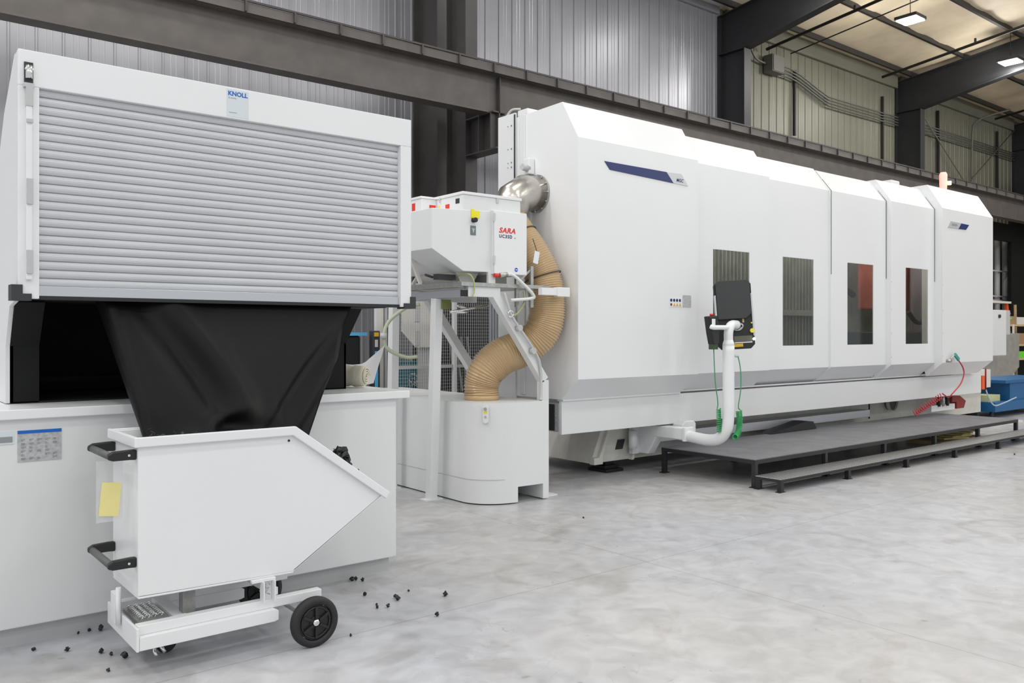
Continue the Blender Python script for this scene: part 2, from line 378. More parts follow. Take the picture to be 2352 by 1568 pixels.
cd2 = empty('conduit_run', (27, 11.9, 7.5), 'bundle of galvanised conduits crossing the braced wall bay', 'conduit')
for k in range(4): MB().tube([(23.78, 11.88, 7.72-.075*k), (31.45, 11.88, 7.72-.075*k)], .02, 8).build('conduit', CONDUIT, cd2)
for i, (x, z0, z1) in enumerate(((18.45, 6.45, 8.05), (22.7, 6.3, 8.15), (26.0, 6.1, 8.3), (30.2, 6.1, 8.3))):
    tag(MB().box(x-.03, x+.03, 11.90, 11.965, z0, z1).build('wall_channel', PIPE), ['dark vertical channel strut right of the grey wall box', 'dark vertical channel strut just left of the second black column',
        'dark vertical channel strut left in the cross-braced bay', 'dark vertical channel strut right in the cross-braced bay'][i], 'strut', 'vertical wall struts')
br = empty('cross_bracing', (27.6, 11.8, 5), 'crossed thin steel bracing rods on the far wall bay', 'bracing')
MB().cyl((24.0, 11.8, 8.4), (31.3, 11.8, 4.0), .018, 6).build('rod', CONDUIT, br); MB().cyl((24.0, 11.8, 4.0), (31.3, 11.8, 8.5), .018, 6).build('rod', CONDUIT, br)
tag(MB().tube(smooth_path([(28.2, 11.88, 4.8), (28.2, 11.88, 7.7), (28.2, 11.7, 8.3), (28.8, 11.0, 8.6)], 6), .03, 8).build('vertical_conduit', CONDUIT), 'single grey conduit rising between the crossed rods', 'conduit')

# ================================================================ chip filter unit, left
KX0, KX1 = .734, 3.045
kn = empty('chip_conveyor_housing', (1.9, 5.3, 1.22), 'large white housing with grey roller shutter above the long white tank', 'machine housing')
# side panels and top
sideP = [(4.925, 1.78), (4.925, 3.03), (5.02, 3.035), (5.35, 2.80), (5.64, 2.46), (6.6, 1.9), (6.6, 1.22), (5.3, 1.22), (5.3, 1.53), (5.17, 1.745)]
MB().prism(sideP, 'x', KX0, KX0+.02).build('side_panel', WHITE, kn)
rightP = [(4.93, 1.78), (4.93, 3.03), (5.02, 3.035), (5.35, 2.80), (5.64, 2.46), (5.64, 1.82), (5.2, 1.78)]
MB().prism(rightP, 'x', KX1-.02, KX1).build('side_panel', WHITE, kn)
mb = MB()
for a, b in (((4.93, 3.02), (5.02, 3.02)), ((5.02, 3.02), (5.35, 2.79)), ((5.35, 2.79), (5.64, 2.45))): mb.bar(((KX0+KX1)/2, a[0], a[1]), ((KX0+KX1)/2, b[0], b[1]), KX1-KX0-.04, .012)
mb.build('roof_panel', WHITE, kn)
MB().box(KX0+.02, KX1-.02, 5.60, 5.62, 1.8, 2.44).build('rear_panel', PGREY, kn)
mb = MB(); mb.box(KX0-.003, KX1, 4.885, 4.93, 2.852, 3.034); mb.box(KX0-.003, .826, 4.885, 4.93, 1.775, 2.852); mb.box(2.962, KX1, 4.885, 4.93, 1.775, 2.852)
mb.build('front_frame', WHITE2, kn, .004)
# shutter slats: one curtain, real curved slats
mb = MB(); prof = []; ns = 23; z0 = 1.84; z1 = 2.86; h = (z1-z0)/ns
for i in range(ns):
    zb = z0+i*h
    for t, d in ((0, .001), (.03, .009), (.12, .0145), (.26, .0180), (.285, .0172), (.31, .0186), (.45, .0198), (.475, .0190), (.50, .0200), (.64, .0195), (.665, .0187), (.69, .0190), (.82, .0150), (.92, .0085), (.98, .002)): prof.append((zb+t*h, 4.935-d))
n = len(prof); mb.add([(.826, p[1], p[0]) for p in prof]+[(2.965, p[1], p[0]) for p in prof], [(i, n+i, n+i+1, i+1) for i in range(n-1)])
mb.build('shutter_curtain', SLAT, kn)
sb = MB().box(.826, 2.963, 4.905, 4.935, 1.79, 1.842).build('shutter_bottom_bar', ALU, kn, .002)
MB().box(.826, 2.99, 4.90, 4.94, 1.772, 1.79).build('rubber_seal', RUB, sb)
for x0, x1 in ((.70, .79), (2.985, 3.075)):
    mb = MB(); mb.box(x0, x1, 4.875, 4.97, 1.765, 1.80); mb.box(x0 if x0 < 1 else x0+.05, x0+.05 if x0 < 1 else x1, 4.875, 4.97, 1.80, 1.845); mb.build('corner_cap', DARK, kn)
# black liner: slanted and upright front plates, inner box
for x0, x1, nm in ((.754, .895, 'l'), (2.585, 2.775, 'r')):
    mb = MB(); mb.prism([(5.3, 1.22), (5.3, 1.53), (5.315, 1.53), (5.315, 1.22)], 'x', x0, x1)
    mb.build('liner_plate', LINER, kn)
    mb = MB(); a = x0; b = x1 if nm == 'l' else x1+.03
    mb.add([(a, 5.3, 1.53), (x1, 5.3, 1.53), (b, 5.13, 1.765), (a, 5.13, 1.765), (a, 5.32, 1.53), (x1, 5.32, 1.53), (b, 5.15, 1.765), (a, 5.15, 1.765)], [(0,1,2,3),(7,6,5,4),(0,4,5,1),(1,5,6,2),(3,2,6,7),(0,3,7,4)])
    mb.build('liner_plate', LINER, kn)
mb = MB(); mb.box(.754, 2.775, 6.3, 6.32, 1.22, 1.9); mb.box(2.76, 2.775, 5.3, 6.3, 1.22, 1.9); mb.box(.754, .77, 5.3, 6.3, 1.22, 1.9); mb.box(.754, 2.775, 5.3, 6.3, 1.215, 1.225)
mb.box(.76, 3.0, 5.14, 5.6, 1.775, 1.785); mb.box(.76, 2.775, 5.6, 6.3, 1.88, 1.9); mb.build('inner_box', INNER, kn)
MB().box(.9, 2.6, 5.9, 5.96, 1.30, 1.33).build('cross_rail', LINER, kn)
# upright opener on the left stile
st = MB().box(.765, .79, 4.86, 4.886, 1.87, 2.80).build('lift_guide', WHITE2, kn, .004)
mb = MB(); mb.box(.757, .797, 4.878, 4.886, 2.86, 2.97, 0); st2 = mb.build('lock_recess', DARK, kn)
mb = MB(); mb.cyl((.777, 4.87, 2.885), (.777, 4.87, 2.95), .016, 14); mb.tube([(.777+.016*math.cos(a), 4.862, 2.925+.02*math.sin(a)) for a in [math.pi*k/8 for k in range(9)]], .005, 8); mb.build('shackle', CHROME, st2)
mb = MB(); mb.box(.752, .80, 4.86, 4.885, 2.84, 2.862); mb.box(.762, .795, 4.855, 4.885, 2.745, 2.84); mb.build('guide_head', PGREY, kn, .002)
for a, b in ((2.25, 2.38), (1.90, 2.02), (2.66, 2.68)): MB().box(.763, .794, 4.85, 4.862, a, b).build('guide_block', PGREY, st, .002)
# maker's label
lb = MB().box(1.79, 1.92, 4.8835, 4.8855, 2.862, 3.022).build('maker_label', BLABEL, kn)
MB().text('KNOLL', .036, frontM(1.797, 4.883, 2.985), 0, bold=.0012).build('lettering', KBLUE, lb)
MB().text('It works', .014, frontM(1.80, 4.883, 2.967)).build('lettering', PRINT, lb)
mb = MB(); mb.box(1.803, 1.85, 4.8828, 4.8835, 2.885, 2.888); mb.build('small_print', PRINT, lb)
# tank
tk = empty('filter_tank', (1.3, 5.8, 0), 'long white filter tank standing under the roller shutter housing', 'tank')
MB().box(-.6, 2.955, 4.93, 7.4, .105, 1.17).build('tank_body', WHITE, tk, .006)
MB().box(-.6, 2.93, 4.985, 7.35, 0, .105).build('plinth', PGREY, tk)
mb = MB(); mb.box(-.62, 3.04, 4.895, 7.42, 1.165, 1.215); mb.build('rim', WHITE2, tk, .004)
tp = MB().box(.735, .935, 4.926, 4.931, .945, 1.105).build('instruction_plate', LABELG, tk)
MB().box(.735, .935, 4.9235, 4.9265, 1.089, 1.105).build('title_strip', KBLUE, tp)
mb = MB(); random.seed(3)
for r in range(6):
    for c_ in range(5):
        if random.random() < .85:
            x = .75+.036*c_; z = 1.058-.019*r; mb.box(x, x+random.uniform(.01, .024), 4.9235, 4.9262, z, z+.0015); mb.box(x, x+random.uniform(.006, .02), 4.9235, 4.9262, z-.006, z-.005)
mb.build('fine_print', PRINT, tp)
tp = MB().box(.54, .72, 4.926, 4.931, 1.04, 1.105).build('instruction_plate', BLABEL, tk)
MB().box(.54, .712, 4.9235, 4.9265, 1.05, 1.078).build('photo_strip', PRINT, tp)
# black fabric chute
def chute():
    mb = MB(); NV = 44; NU = 60
    def g(u, t, u0, t0, ang, w, l):       # a soft elongated fold
        du = u-u0; dt = (t-t0)*.6; c_, s_ = math.cos(ang), math.sin(ang); a = du*c_+dt*s_; b_ = -du*s_+dt*c_
        return math.exp(-(a/l)**2-(b_/w)**2)
    def ring(t):
        z = 1.80 - t*.80; x0 = 1.148+t*.112; x1 = 2.646-t*.56; yf = 4.96-t*.52; dep = .24-.13*t; pts = []
        for i in range(NU+1):
            u = i/NU; x = x0+(x1-x0)*u; y = yf - .05*t*math.sin(math.pi*u)
            y += .012*math.exp(-((u-.05)/.02)**2)
            y -= .062*g(u, t, .42, .48, .95, .06, .40)
            y += .06*g(u, t, .26, .42, 1.0, .06, .36)
            y -= .055*g(u, t, .36, .84, -.35, .035, .16)
            y += .055*g(u, t, .55, .90, .12, .045, .26)
            y -= .035*g(u, t, .48, 1.0, 0, .06, .22)
            y += .038*g(u, t, .86, .55, -1.0, .035, .3)
            y -= .045*g(u, t, .95, .62, -1.1, .04, .35)
            y += .012*g(u, t, .80, .85, .9, .02, .1)
            y += .030*g(u, t, .10, .92, .3, .06, .14)
            if u < .02: y += (.02-u)*.6
            pts.append((x, y, z))
        for i in range(1, 5): pts.append((x1, yf+dep*i/5, z))
        for i in range(12): pts.append((x1+(x0-x1)*i/12, yf+dep, z))
        n = 6
        for i in range(1, n): pts.append((x0-.012*math.sin(math.pi*i/n), yf+dep-dep*i/n, z))
        return pts
    R = [ring(k/NV) for k in range(NV+1)]; n = len(R[0])
    mb.add([p for r in R for p in r], [(k*n+i, k*n+(i+1) % n, (k+1)*n+(i+1) % n, (k+1)*n+i) for k in range(NV) for i in range(n)], 0, True)
    return tag(mb.build('fabric_chute', FAB), 'black fabric chute hanging from the shutter housing into the chip cart', 'chute')
chute()
# rolled cloth and plastic film on the tank
rc = empty('rolled_cloth', (3.0, 5.5, 1.215), 'rolled cream cloth with white plastic wrap lying on the tank', 'cloth roll')
mb = MB(); ax = (V(2.66, 5.72, 1.30), V(2.96, 5.36, 1.295)); pa = [ax[0].lerp(ax[1], k/18) for k in range(19)]
rad = [.074+.004*math.sin(k*1.7)+.003*math.sin(k*3.1) for k in range(19)]; mb.tube(pa, rad, 40); mb.build('roll', CLOTH, rc)
d = (ax[1]-ax[0]).normalized(); s_ = V(0, 0, 1).cross(d).normalized(); mb = MB(); sp = []
for k in range(80):
    a = k*.26; r = .068-.00075*k; sp.append(ax[1]+d*.006+s_*r*math.cos(a)+V(0, 0, 1)*r*math.sin(a)*(.9))
mb.tube(sp, .006, 6); mb.build('spiral_end', CLOTH, rc)
mb = MB(); N = 16; g = []
for i in range(N+1):
    for j in range(N+1):
        u = i/N; v = j/N
        p = V(2.70+.52*u, 5.80-.22*u-.05*v, 1.225+v*(.16+.02*math.sin(7*u)+.10*max(0, u-.72)/.28*1.2)+.008*math.sin(13*u+5*v))
        p.y += .02*math.sin(9*u)*v; p.x += -.07*(1-v)*max(0, u-.5)*2; g.append(p)
mb.add(g, [(i*(N+1)+j, (i+1)*(N+1)+j, (i+1)*(N+1)+j+1, i*(N+1)+j+1) for i in range(N) for j in range(N)], 0, True)
mb.build('plastic_wrap', mat('white_plastic_wrap', (.85, .85, .86), .3), rc)

# ================================================================ chip cart
TX, TY0, TY1 = 1.107, 4.15, 4.60
cart = empty('chip_cart', (1.6, 4.35, 0), 'white tipping chip cart with black wheels under the black fabric chute', 'cart')
pf = [(1.107, .38), (1.107, 1.11), (1.872, 1.11), (2.40, .70), (1.872, .365)]     # side outline, x z
mb = MB()
def sheet(poly_a, poly_b, th): pass
mb.prism([(p[0], p[1]) for p in pf], 'y', TY0, TY0+.008); mb.prism([(p[0], p[1]) for p in pf], 'y', TY1-.008, TY1)
mb.box(1.107, 1.115, TY0+.008, TY1-.008, .368, 1.10)
mb.bar((1.107, (TY0+TY1)/2, .3725), (1.872, (TY0+TY1)/2, .3725-.012), TY1-TY0, .01)
mb.bar((1.872, (TY0+TY1)/2, .37), (2.395, (TY0+TY1)/2, .70), TY1-TY0, .01)
mb.build('hopper', WHITE2, cart, .003)
rim = MB()
def lip(a, b, y, dy):
    A = V(a[0], y, a[1]); B = V(b[0], y, b[1]); rim.bar(A, B, .03, .05)
for y in (TY0-.012, TY1+.006):
    rim.prism([(1.09, 1.073), (1.09, 1.118), (1.876, 1.118), (2.435, .712), (2.412, .678), (1.860, 1.073)], 'y', y-.012, y+(.012 if y < 4.3 else 0))
rim.box(1.085, 1.105, TY0-.026, TY1+.02, 1.072, 1.119)
rim.build('rim', WHITE2, cart, .004)
MB().cyl((1.845, TY0-.004, 1.045), (1.845, TY0+.002, 1.045), .006, 12).build('rivet_hole', BLACK, cart)
# bent handles
def handle(z, dz):
    bk = [(-.02, .035), (-.10, .03), (-.125, .012), (-.125, -.02), (-.10, -.032), (-.02, -.032), (.012, -.035), (.012, .035)]
    h = None
    ob = MB().prism([(TX-.012+p[0]*.9, z+p[1]*.70) for p in bk], 'y', 4.17, 4.20).build('handle', BLACK, cart, .006)
    MB().prism([(TX-.012+p[0]*.9, z+p[1]*.70) for p in bk], 'y', 4.55, 4.58).build('handle_arm', BLACK, ob, .006)
    MB().cyl((TX-.105, 4.20, z-.004), (TX-.105, 4.55, z-.004), .017, 18).build('grip', GREYGRIP, ob)
    MB().cyl((TX-.035, 4.166, z), (TX-.035, 4.172, z), .006, 8).build('screw', CHROME, ob)
handle(1.035, 0); handle(.535, 0)
# plastic pocket with yellow note
pk = tag(MB().box(.955, 1.07, 4.27, 4.274, .72, 1.005).build('plastic_pocket', FILM), 'clear plastic pocket hanging on the left end of the chip cart', 'plastic pocket')
nt_ = MB(); nt_.box(-.042, .042, -.0015, .0015, -.078, .078)
tag(nt_.build('yellow_note', YEL, xf=Matrix.Translation((1.013, 4.262, .826)) @ Matrix.Rotation(math.radians(5), 4, 'Y') @ Matrix.Rotation(math.radians(-8), 4, 'Z')), 'yellow paper note hanging at the left end of the chip cart', 'note')
# chassis
MB().box(1.086, 1.099, 4.098, 4.62, .14, .247).build('end_rail', WHITE2, cart, .003)
o_ = MB().box(1.10, 2.02, 4.13, 4.18, .205, .25).build('side_rail', WHITE2, cart, .003)
MB().box(1.10, 2.02, 4.56, 4.61, .205, .25).build('side_rail', WHITE2, cart, .003)
MB().prism([(1.10, .142), (1.10, .205), (1.75, .205), (1.77, .195), (1.77, .148), (1.75, .142)], 'y', 4.10, 4.16).build('fork_pocket', WHITE2, cart, .003)
MB().prism([(1.10, .142), (1.10, .205), (1.75, .205), (1.77, .195), (1.77, .148), (1.75, .142)], 'y', 4.56, 4.62).build('fork_pocket', WHITE2, cart, .003)
MB().box(1.28, 1.34, 4.18, 4.56, .21, .245).build('cross_member', WHITE2, cart, .003)
MB().box(1.76, 1.80, 4.18, 4.56, .25, .29).build('cross_member', WHITE2, cart, .003)
MB().box(1.325, 1.385, 4.20, 4.26, .21, .37).build('support_block', mat('dull_grey_block', (.22, .22, .21), .5, noise=(20, .15)), cart, .002)
MB().box(1.13, 1.27, 4.22, 4.50, .215, .235).build('spring_tray', ZINC, cart)
sp = MB()
for q in range(4):
    x0 = 1.15+.03*q; sp.tube([(x0+.012*math.cos(a*.9), 4.25+.0035*a, .245+.012*math.sin(a*.9)) for a in range(64)], .003, 5)
sp.build('spring', CHROME, cart)
lk = MB().box(1.062, 1.086, 4.38, 4.46, .20, .345).build('latch_plate', WHITE2, cart, .003)
MB().tube([(1.073, 4.36, .38), (1.073, 4.36, .20)], .012, 12).build('lock_pin', WHITE2, lk)
mb = MB(); mb.box(1.64, 1.765, 4.125, 4.15, .345, .36); mb.box(1.69, 1.697, 4.10, 4.15, .245, .35); mb.box(1.748, 1.755, 4.10, 4.15, .245, .35); mb.box(1.697, 1.748, 4.14, 4.15, .245, .35)
bk = mb.build('pivot_bracket', WHITE2, cart, .002)
MB().tube([(1.72+.012*math.cos(a), 4.125, .325+.014*math.sin(a)) for a in [k*.5 for k in range(12)]]+[(1.71, 4.125, .29), (1.73, 4.12, .28)], .003, 6).build('split_pin', ZINC, bk)
# wheels
def wheel(cx, cy, r, w, label=None):
    prof = [(.0, .30*r), (.3, .32*r), (.34, .62*r), (.42, .66*r), (.5, .72*r), (.5, .86*r), (.40, .97*r), (.2, r), (-.2, r), (-.40, .97*r), (-.5, .86*r), (-.5, .72*r), (-.42, .66*r), (-.3, .62*r), (-.3, .2*r)]
    mb = MB(); n = 48; vs = []; 
    for a in range(n):
        t = 2*math.pi*a/n
        for p in prof[4:12]: vs.append((cx+p[1]*math.cos(t), cy-p[0]*w, r+p[1]*math.sin(t)))
    m = 8; mb.add(vs, [(a*m+i, a*m+(i+1) % m, ((a+1) % n)*m+(i+1) % m, ((a+1) % n)*m+i) for a in range(n) for i in range(m)], 0, True)
    ob = mb.build('wheel', RUB, cart)
    mb = MB(); mb.tube([(cx, cy-.30*w, r), (cx, cy+.3*w, r)], .70*r, 40)
    for k in range(6):
        t = math.radians(30+60*k); mb.bar((cx+.16*r*math.cos(t), cy-.37*w, r+.16*r*math.sin(t)), (cx+.62*r*math.cos(t), cy-.33*w, r+.62*r*math.sin(t)), .014, .10*r*2, up=(0, 1, 0))
    mb.tube([(cx+.6*r*math.cos(2*math.pi*k/40), cy-.36*w, r+.6*r*math.sin(2*math.pi*k/40)) for k in range(41)], .006, 6)
    mb.cyl((cx, cy-.42*w, r), (cx, cy, r), .26*r, 24); mb.build('rim', BLACK, ob, .002)
    mb = MB(); mb.tube([(cx, cy-.42*w, r), (cx, cy-.6*w, r), (cx, cy-.68*w, r)], [.15*r, .14*r, .07*r], 20); mb.build('axle_cap', CHROME, ob)
    return ob
wheel(1.925, 4.02, .127, .05); wheel(1.925, 4.72, .127, .05)
MB().cyl((1.925, 4.05, .127), (1.925, 4.70, .127), .012, 12).build('axle', ZINC, cart)
MB().box(1.90, 1.95, 4.14, 4.17, .12, .22).build('axle_hanger', WHITE2, cart); MB().box(1.90, 1.95, 4.57, 4.60, .12, .22).build('axle_hanger', WHITE2, cart)
def caster(x, y):
    mb = MB(); mb.cyl((x, y-.016, .052), (x, y+.016, .052), .052, 28); ob = mb.build('caster_wheel', RUB, cart, .004)
    f = MB(); f.prism([(x-.02, .05), (x+.02, .05), (x+.03, .14), (x-.045, .14)], 'y', y-.024, y-.019); f.prism([(x-.02, .05), (x+.02, .05), (x+.03, .14), (x-.045, .14)], 'y', y+.019, y+.024); f.build('fork', ZINC, ob)
    b = MB(); b.tube([(x-.06, y-.05, .10), (x-.075, y-.07, .04), (x-.07, y-.09, .02)], .009, 8); b.tube([(x-.06, y-.05, .10), (x-.04, y-.075, .05), (x-.03, y-.09, .03)], .009, 8); b.build('brake_lever', CHROME, ob)
caster(1.31, 4.42); caster(1.30, 4.60)
# swarf
def lump(x, y, z, s, seed):
    R = random.Random(seed); mb = MB(); n1 = 5; n2 = 7; vs = [(x, y, z-s*.5), (x, y, z+s*.5*R.uniform(.7, 1.3))]
    for i in range(1, n1):
        for j in range(n2):
            a = math.pi*i/n1; b = 2*math.pi*j/n2; r = s*R.uniform(.45, 1.1)*.6
            vs.append((x+r*math.sin(a)*math.cos(b), y+r*math.sin(a)*math.sin(b), z-r*.8*math.cos(a)))
    fs = []
    for j in range(n2):
        fs.append((0, 2+(j+1) % n2, 2+j)); fs.append((1, 2+(n1-2)*n2+j, 2+(n1-2)*n2+(j+1) % n2))
        for i in range(n1-2): fs.append((2+i*n2+j, 2+i*n2+(j+1) % n2, 2+(i+1)*n2+(j+1) % n2, 2+(i+1)*n2+j))
    mb.add(vs, fs); return mb
def pile(name, pts, label):
    mb = MB()
    for i, (x, y, z, s) in enumerate(pts):
        q = lump(x, y, z, s, i*7+1); mb.add(q.v, q.f)
        for k in range(1 if i % 6 == 0 else 0):
            a = random.random()*6.28; c0 = V(x, y, z+s*.1)
            mb.tube([c0+V(.012*math.cos(a+.8*j)*(1+j*.1), .012*math.sin(a+.8*j), .005*j) for j in range(8)], .0022, 4)
    o = mb.build(name, CHIP); tag(o, label, 'metal swarf'); o['kind'] = 'stuff'; return o
random.seed(5)
P_ = [(random.uniform(1.30, 1.9), random.uniform(4.2, 4.56), random.uniform(.86, 1.03), random.uniform(.03, .09)) for _ in range(120)]
P_ = [(x, y, min(z, 1.10-max(0, x-1.7)*.75), s) for x, y, z, s in P_]
P_ += [(1.20+.016*k, 4.27+random.uniform(-.03, .03), 1.09+random.uniform(-.01, .018), random.uniform(.02, .034)) for k in range(16)]
pile('metal_swarf', P_, 'dark curly metal swarf filling the back of the chip cart under the chute')
P_ = [(2.10+.24*t+random.uniform(-.01, .01), random.uniform(4.32, 4.48), .94-.17*t+random.uniform(-.05, .03), random.uniform(.03, .07)) for t in [k/55 for k in range(56)]]
P_ += [(random.uniform(2.20, 2.30), random.uniform(4.35, 4.45), random.uniform(.84, .925), random.uniform(.04, .07)) for k in range(40)]
P_ += [(2.0+.2*random.random(), random.uniform(4.25, 4.5), .82-.1*random.random(), .07) for k in range(30)]
pile('metal_swarf', P_, 'heap of dark metal swarf showing above the sloped lip of the chip cart')
# chips scattered on the floor
FP = [(155,1496),(180,1456),(205,1450),(232,1449),(233,1500),(285,1512),(255,1505),(248,1542),(78,1495),(808,1334),(818,1333),(832,1335),(838,1368),(865,1390),(866,1397),(908,1374),(913,1379),(891,1395),(1004,1415),(1022,1369),(806,1461),(938,1358),(1340,1190),(2330,1045)]
c5, s5 = math.cos(math.radians(51.3)), math.sin(math.radians(51.3))
first = None
for i, (px, py) in enumerate(FP):
    r = (px-1176)/1950; z = -(py-765)/1950; t = -1.6/z; x = (c5+s5*r)*t; y = (s5-c5*r)*t
    s = random.choice((.016, .02, .026, .034)); q = lump(0, 0, s*.4, s, 100+i)
    o = q.build('metal_chip', CHIP); o.location = (x, y, 0); o.rotation_euler[2] = i
    near = px < 300
    tag(o, 'small dark metal chip on the floor left of the chip cart' if near else ('small dark metal chip on the floor right of the cart wheel' if px < 1100 else ('tiny dark chip alone on the open floor left of the platform' if px < 2000 else 'tiny dark chip on the floor in front of the tread plate step')),
        'metal chip', 'chips left of the cart' if near else ('chips right of the cart' if px < 1100 else None))

# ================================================================ mist filter cabinet with hose
fc = empty('filter_cabinet', (5.0, 6.9, 0), 'low white rounded filter cabinet with the tan hose plugged into its top', 'cabinet')
out = [(5.41, 8.9), (4.64, 8.9), (4.64, 6.56)]
for k in range(1, 28):
    a = math.pi/2*k/27; out.append((4.64+.40*(1-math.cos(a)), 6.56-.36*math.sin(a)))
body = out + [(5.03, 6.20)]
yf = 6.195
poly = out + [(5.41, 6.185)]
mb = MB()
def ringz(z, lst): return [(p[0], p[1], z) for p in lst]
# shell above the notch, then feet either side of it
mb.prism(poly, 'z', .155, .945)
left = [p for p in poly if p[0] <= 5.041] + [(5.03, 6.197), (5.03, 8.9)]
left = [(4.64, 8.9), (4.64, 6.56)] + [p for p in out[3:] ] + [(5.03, 6.2), (5.03, 8.9)]
mb.prism(left, 'z', .012, .155); mb.box(5.34, 5.41, 6.187, 8.9, .012, .155)
body_o = mb.build('cabinet_body', WHITE, fc)
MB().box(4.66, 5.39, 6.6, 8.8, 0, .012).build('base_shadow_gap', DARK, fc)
mb = MB(); pl = [(p[0]-.0015, p[1]-.0015) for p in out[1:24]]
for a, b in zip(pl, pl[1:]): mb.bar((a[0], a[1], .235), (b[0], b[1], .235), .004, .004)
mb.build('panel_seam', PGREY, fc)
v = MB(); ang = 4; 
v.tube([(4.72, 6.305, .905), (4.72, 6.305, .80)], .018, 16)
sw = MB(); X_, Y_ = 4.725, 6.312
bd = Matrix.Translation((4.735, 6.30, .85)) @ Matrix.Rotation(math.radians(-52), 4, 'Z')
mb = MB(); mb.prism([(.025*math.cos(a)+0, (.06 if math.sin(a) > 0 else -.06)+.025*math.sin(a)) for a in [2*math.pi*(k+.5)/24 for k in range(24)]], 'y', -.012, .012)
sw = mb.build('switch_plate', WHITE2, fc, xf=bd)
mb = MB(); mb.cyl((0, -.03, .05), (0, -.01, .05), .014, 16); mb.build('key_switch', ZINC, sw, xf=bd)
mb = MB(); mb.box(-.014, .014, -.0145, -.012, .005, .03); mb.build('switch_label', YEL2, sw, xf=bd)
mb = MB(); mb.cyl((0, -.02, -.025), (0, -.01, -.025), .01, 14); mb.build('socket', LABELG, sw, xf=bd)
# hose
hp = smooth_path([(5.0, 6.72, .99), (5.0, 6.72, 1.10), (5.04, 6.68, 1.24), (5.18, 6.62, 1.37), (5.36, 6.57, 1.44), (5.50, 6.47, 1.55), (5.575, 6.42, 1.72), (5.585, 6.42, 1.95), (5.56, 6.46, 2.18), (5.48, 6.54, 2.40), (5.42, 6.66, 2.58), (5.37, 6.76, 2.74)], 12)
hp = even(hp, .0042)
rad = [.156 + .018*min(1, i/70) + (.012 if (i % 5) in (0, 1) else 0) for i in range(len(hp))]
hs = empty('ribbed_hose', (5.0, 6.72, .945), 'thick tan ribbed extraction hose curving up beside the machine end', 'hose')
MB().tube(hp, rad, 40, caps=False).build('hose_wall', HOSE, hs)
mb = MB(); mb.tube([(5.0, 6.72, .945), (5.0, 6.72, 1.0)], .172, 40); mb.tube([(5.0, 6.72, 1.0), (5.0, 6.72, 1.012)], .178, 40); mb.build('hose_collar', HOSE, hs)
def strap(c, n, r, m, nm):
    n = Vector(n).normalized(); u = n.orthogonal().normalized(); w = n.cross(u)
    MB().tube([Vector(c)+u*r*math.cos(a)+w*r*math.sin(a) for a in [2*math.pi*k/32 for k in range(33)]], .006, 6).build(nm, m, hs)
strap(hp[470], hp[472]-hp[468], .191, DARK, 'cable_tie') if len(hp) > 480 else None
strap(hp[360], hp[362]-hp[358], .191, DARK, 'cable_tie')
tg = MB().box(5.32, 5.335, 6.20, 6.30, 2.27, 2.42); 
tgm = Matrix.Translation((5.30, 6.24, 2.33)) @ Matrix.Rotation(math.radians(12), 4, 'Y')
mb = MB(); mb.box(-.03, .03, -.002, .002, -.06, .06); t_ = mb.build('hanging_tag', WHITE2, hs, xf=tgm)
MB().tube([(5.315, 6.25, 2.385), (5.34, 6.3, 2.44), (5.33, 6.33, 2.52)], .004, 6).build('tag_wire', DARK, hs)
# elbow duct on the machine end
el = empty('duct_elbow', (5.7, 6.8, 2.87), 'stainless steel mitred duct elbow bolted high on the machine end', 'duct')
C0 = V(5.775, 6.79, 3.06)
MB().tube([C0, C0+V(-.012, 0, 0)], .20, 40).build('flange', ZINC, el)
mb = MB(); mb.tube([C0+V(-.01, 0, 0), V(5.60, 6.79, 3.06), V(5.47, 6.79, 2.98), V(5.36, 6.78, 2.78)], .182, 36); mb.build('elbow_tube', STEEL, el)
mb = MB()
for k in range(12):
    a = 2*math.pi*k/12; mb.cyl(C0+V(-.012, .187*math.cos(a), .187*math.sin(a)), C0+V(-.022, .187*math.cos(a), .187*math.sin(a)), .008, 6)
mb.build('flange_bolt', CHROME, el)
MB().box(5.70, 5.778, 6.83, 6.93, 3.27, 3.44).build('valve_bracket', WHITE2, el, .01)
mb = MB(); mb.tube([(5.72, 6.86, 3.33), (5.63, 6.86, 3.34)], .035, 18); mb.build('valve', PGREY, el)
MB().tube([(5.73, 6.88, 3.28), (5.73, 6.88, 2.55)], .02, 10).build('drain_tube', PGREY, el)
mb = MB(); mb.cyl((5.68, 6.87, 2.80), (5.68, 6.87, 2.62), .035, 16); mb.build('sight_glass', ALU, el)

# ================================================================ stand and centrifuge
sd = empty('separator_stand', (5.0, 6.8, 0), 'white steel stand straddling the low filter cabinet', 'stand')
def leg(pts, w, nm='leg'):
    mb = MB()
    for a, b in zip(pts, pts[1:]): mb.bar(a, b, w, w)
    return mb.build(nm, WHITE, sd, .004)
leg([(4.50, 6.76, 1.93), (4.50, 6.86, .0)], .085); MB().box(4.40, 4.60, 6.80, 6.92, 0, .012).build('foot_plate', WHITE, sd)
leg([(4.50, 7.55, 1.93), (4.50, 7.60, .0)], .085); MB().box(4.42, 4.58, 7.54, 7.66, 0, .012).build('foot_plate', WHITE, sd)
for y in (6.33, 7.45):
    leg([(4.84, y, 1.97), (5.46, y, 1.14), (5.46, y, 0)], .085); MB().box(5.42, 5.60, y-.06, y+.06, 0, .012).build('foot_plate', WHITE, sd)
MB().box(4.53, 4.90, 6.29, 6.36, 1.935, 2.03).build('front_rail', WHITE, sd, .003)
MB().box(4.47, 4.53, 6.31, 7.6, 1.93, 2.00).build('aluminium_rail', ALU, sd, .003)
MB().box(4.50, 5.46, 7.42, 7.5, 1.93, 2.02).build('rear_rail', WHITE, sd, .003)
MB().box(4.455, 4.535, 6.30, 6.31, 1.935, 1.995).build('end_cap', BLACK, sd)
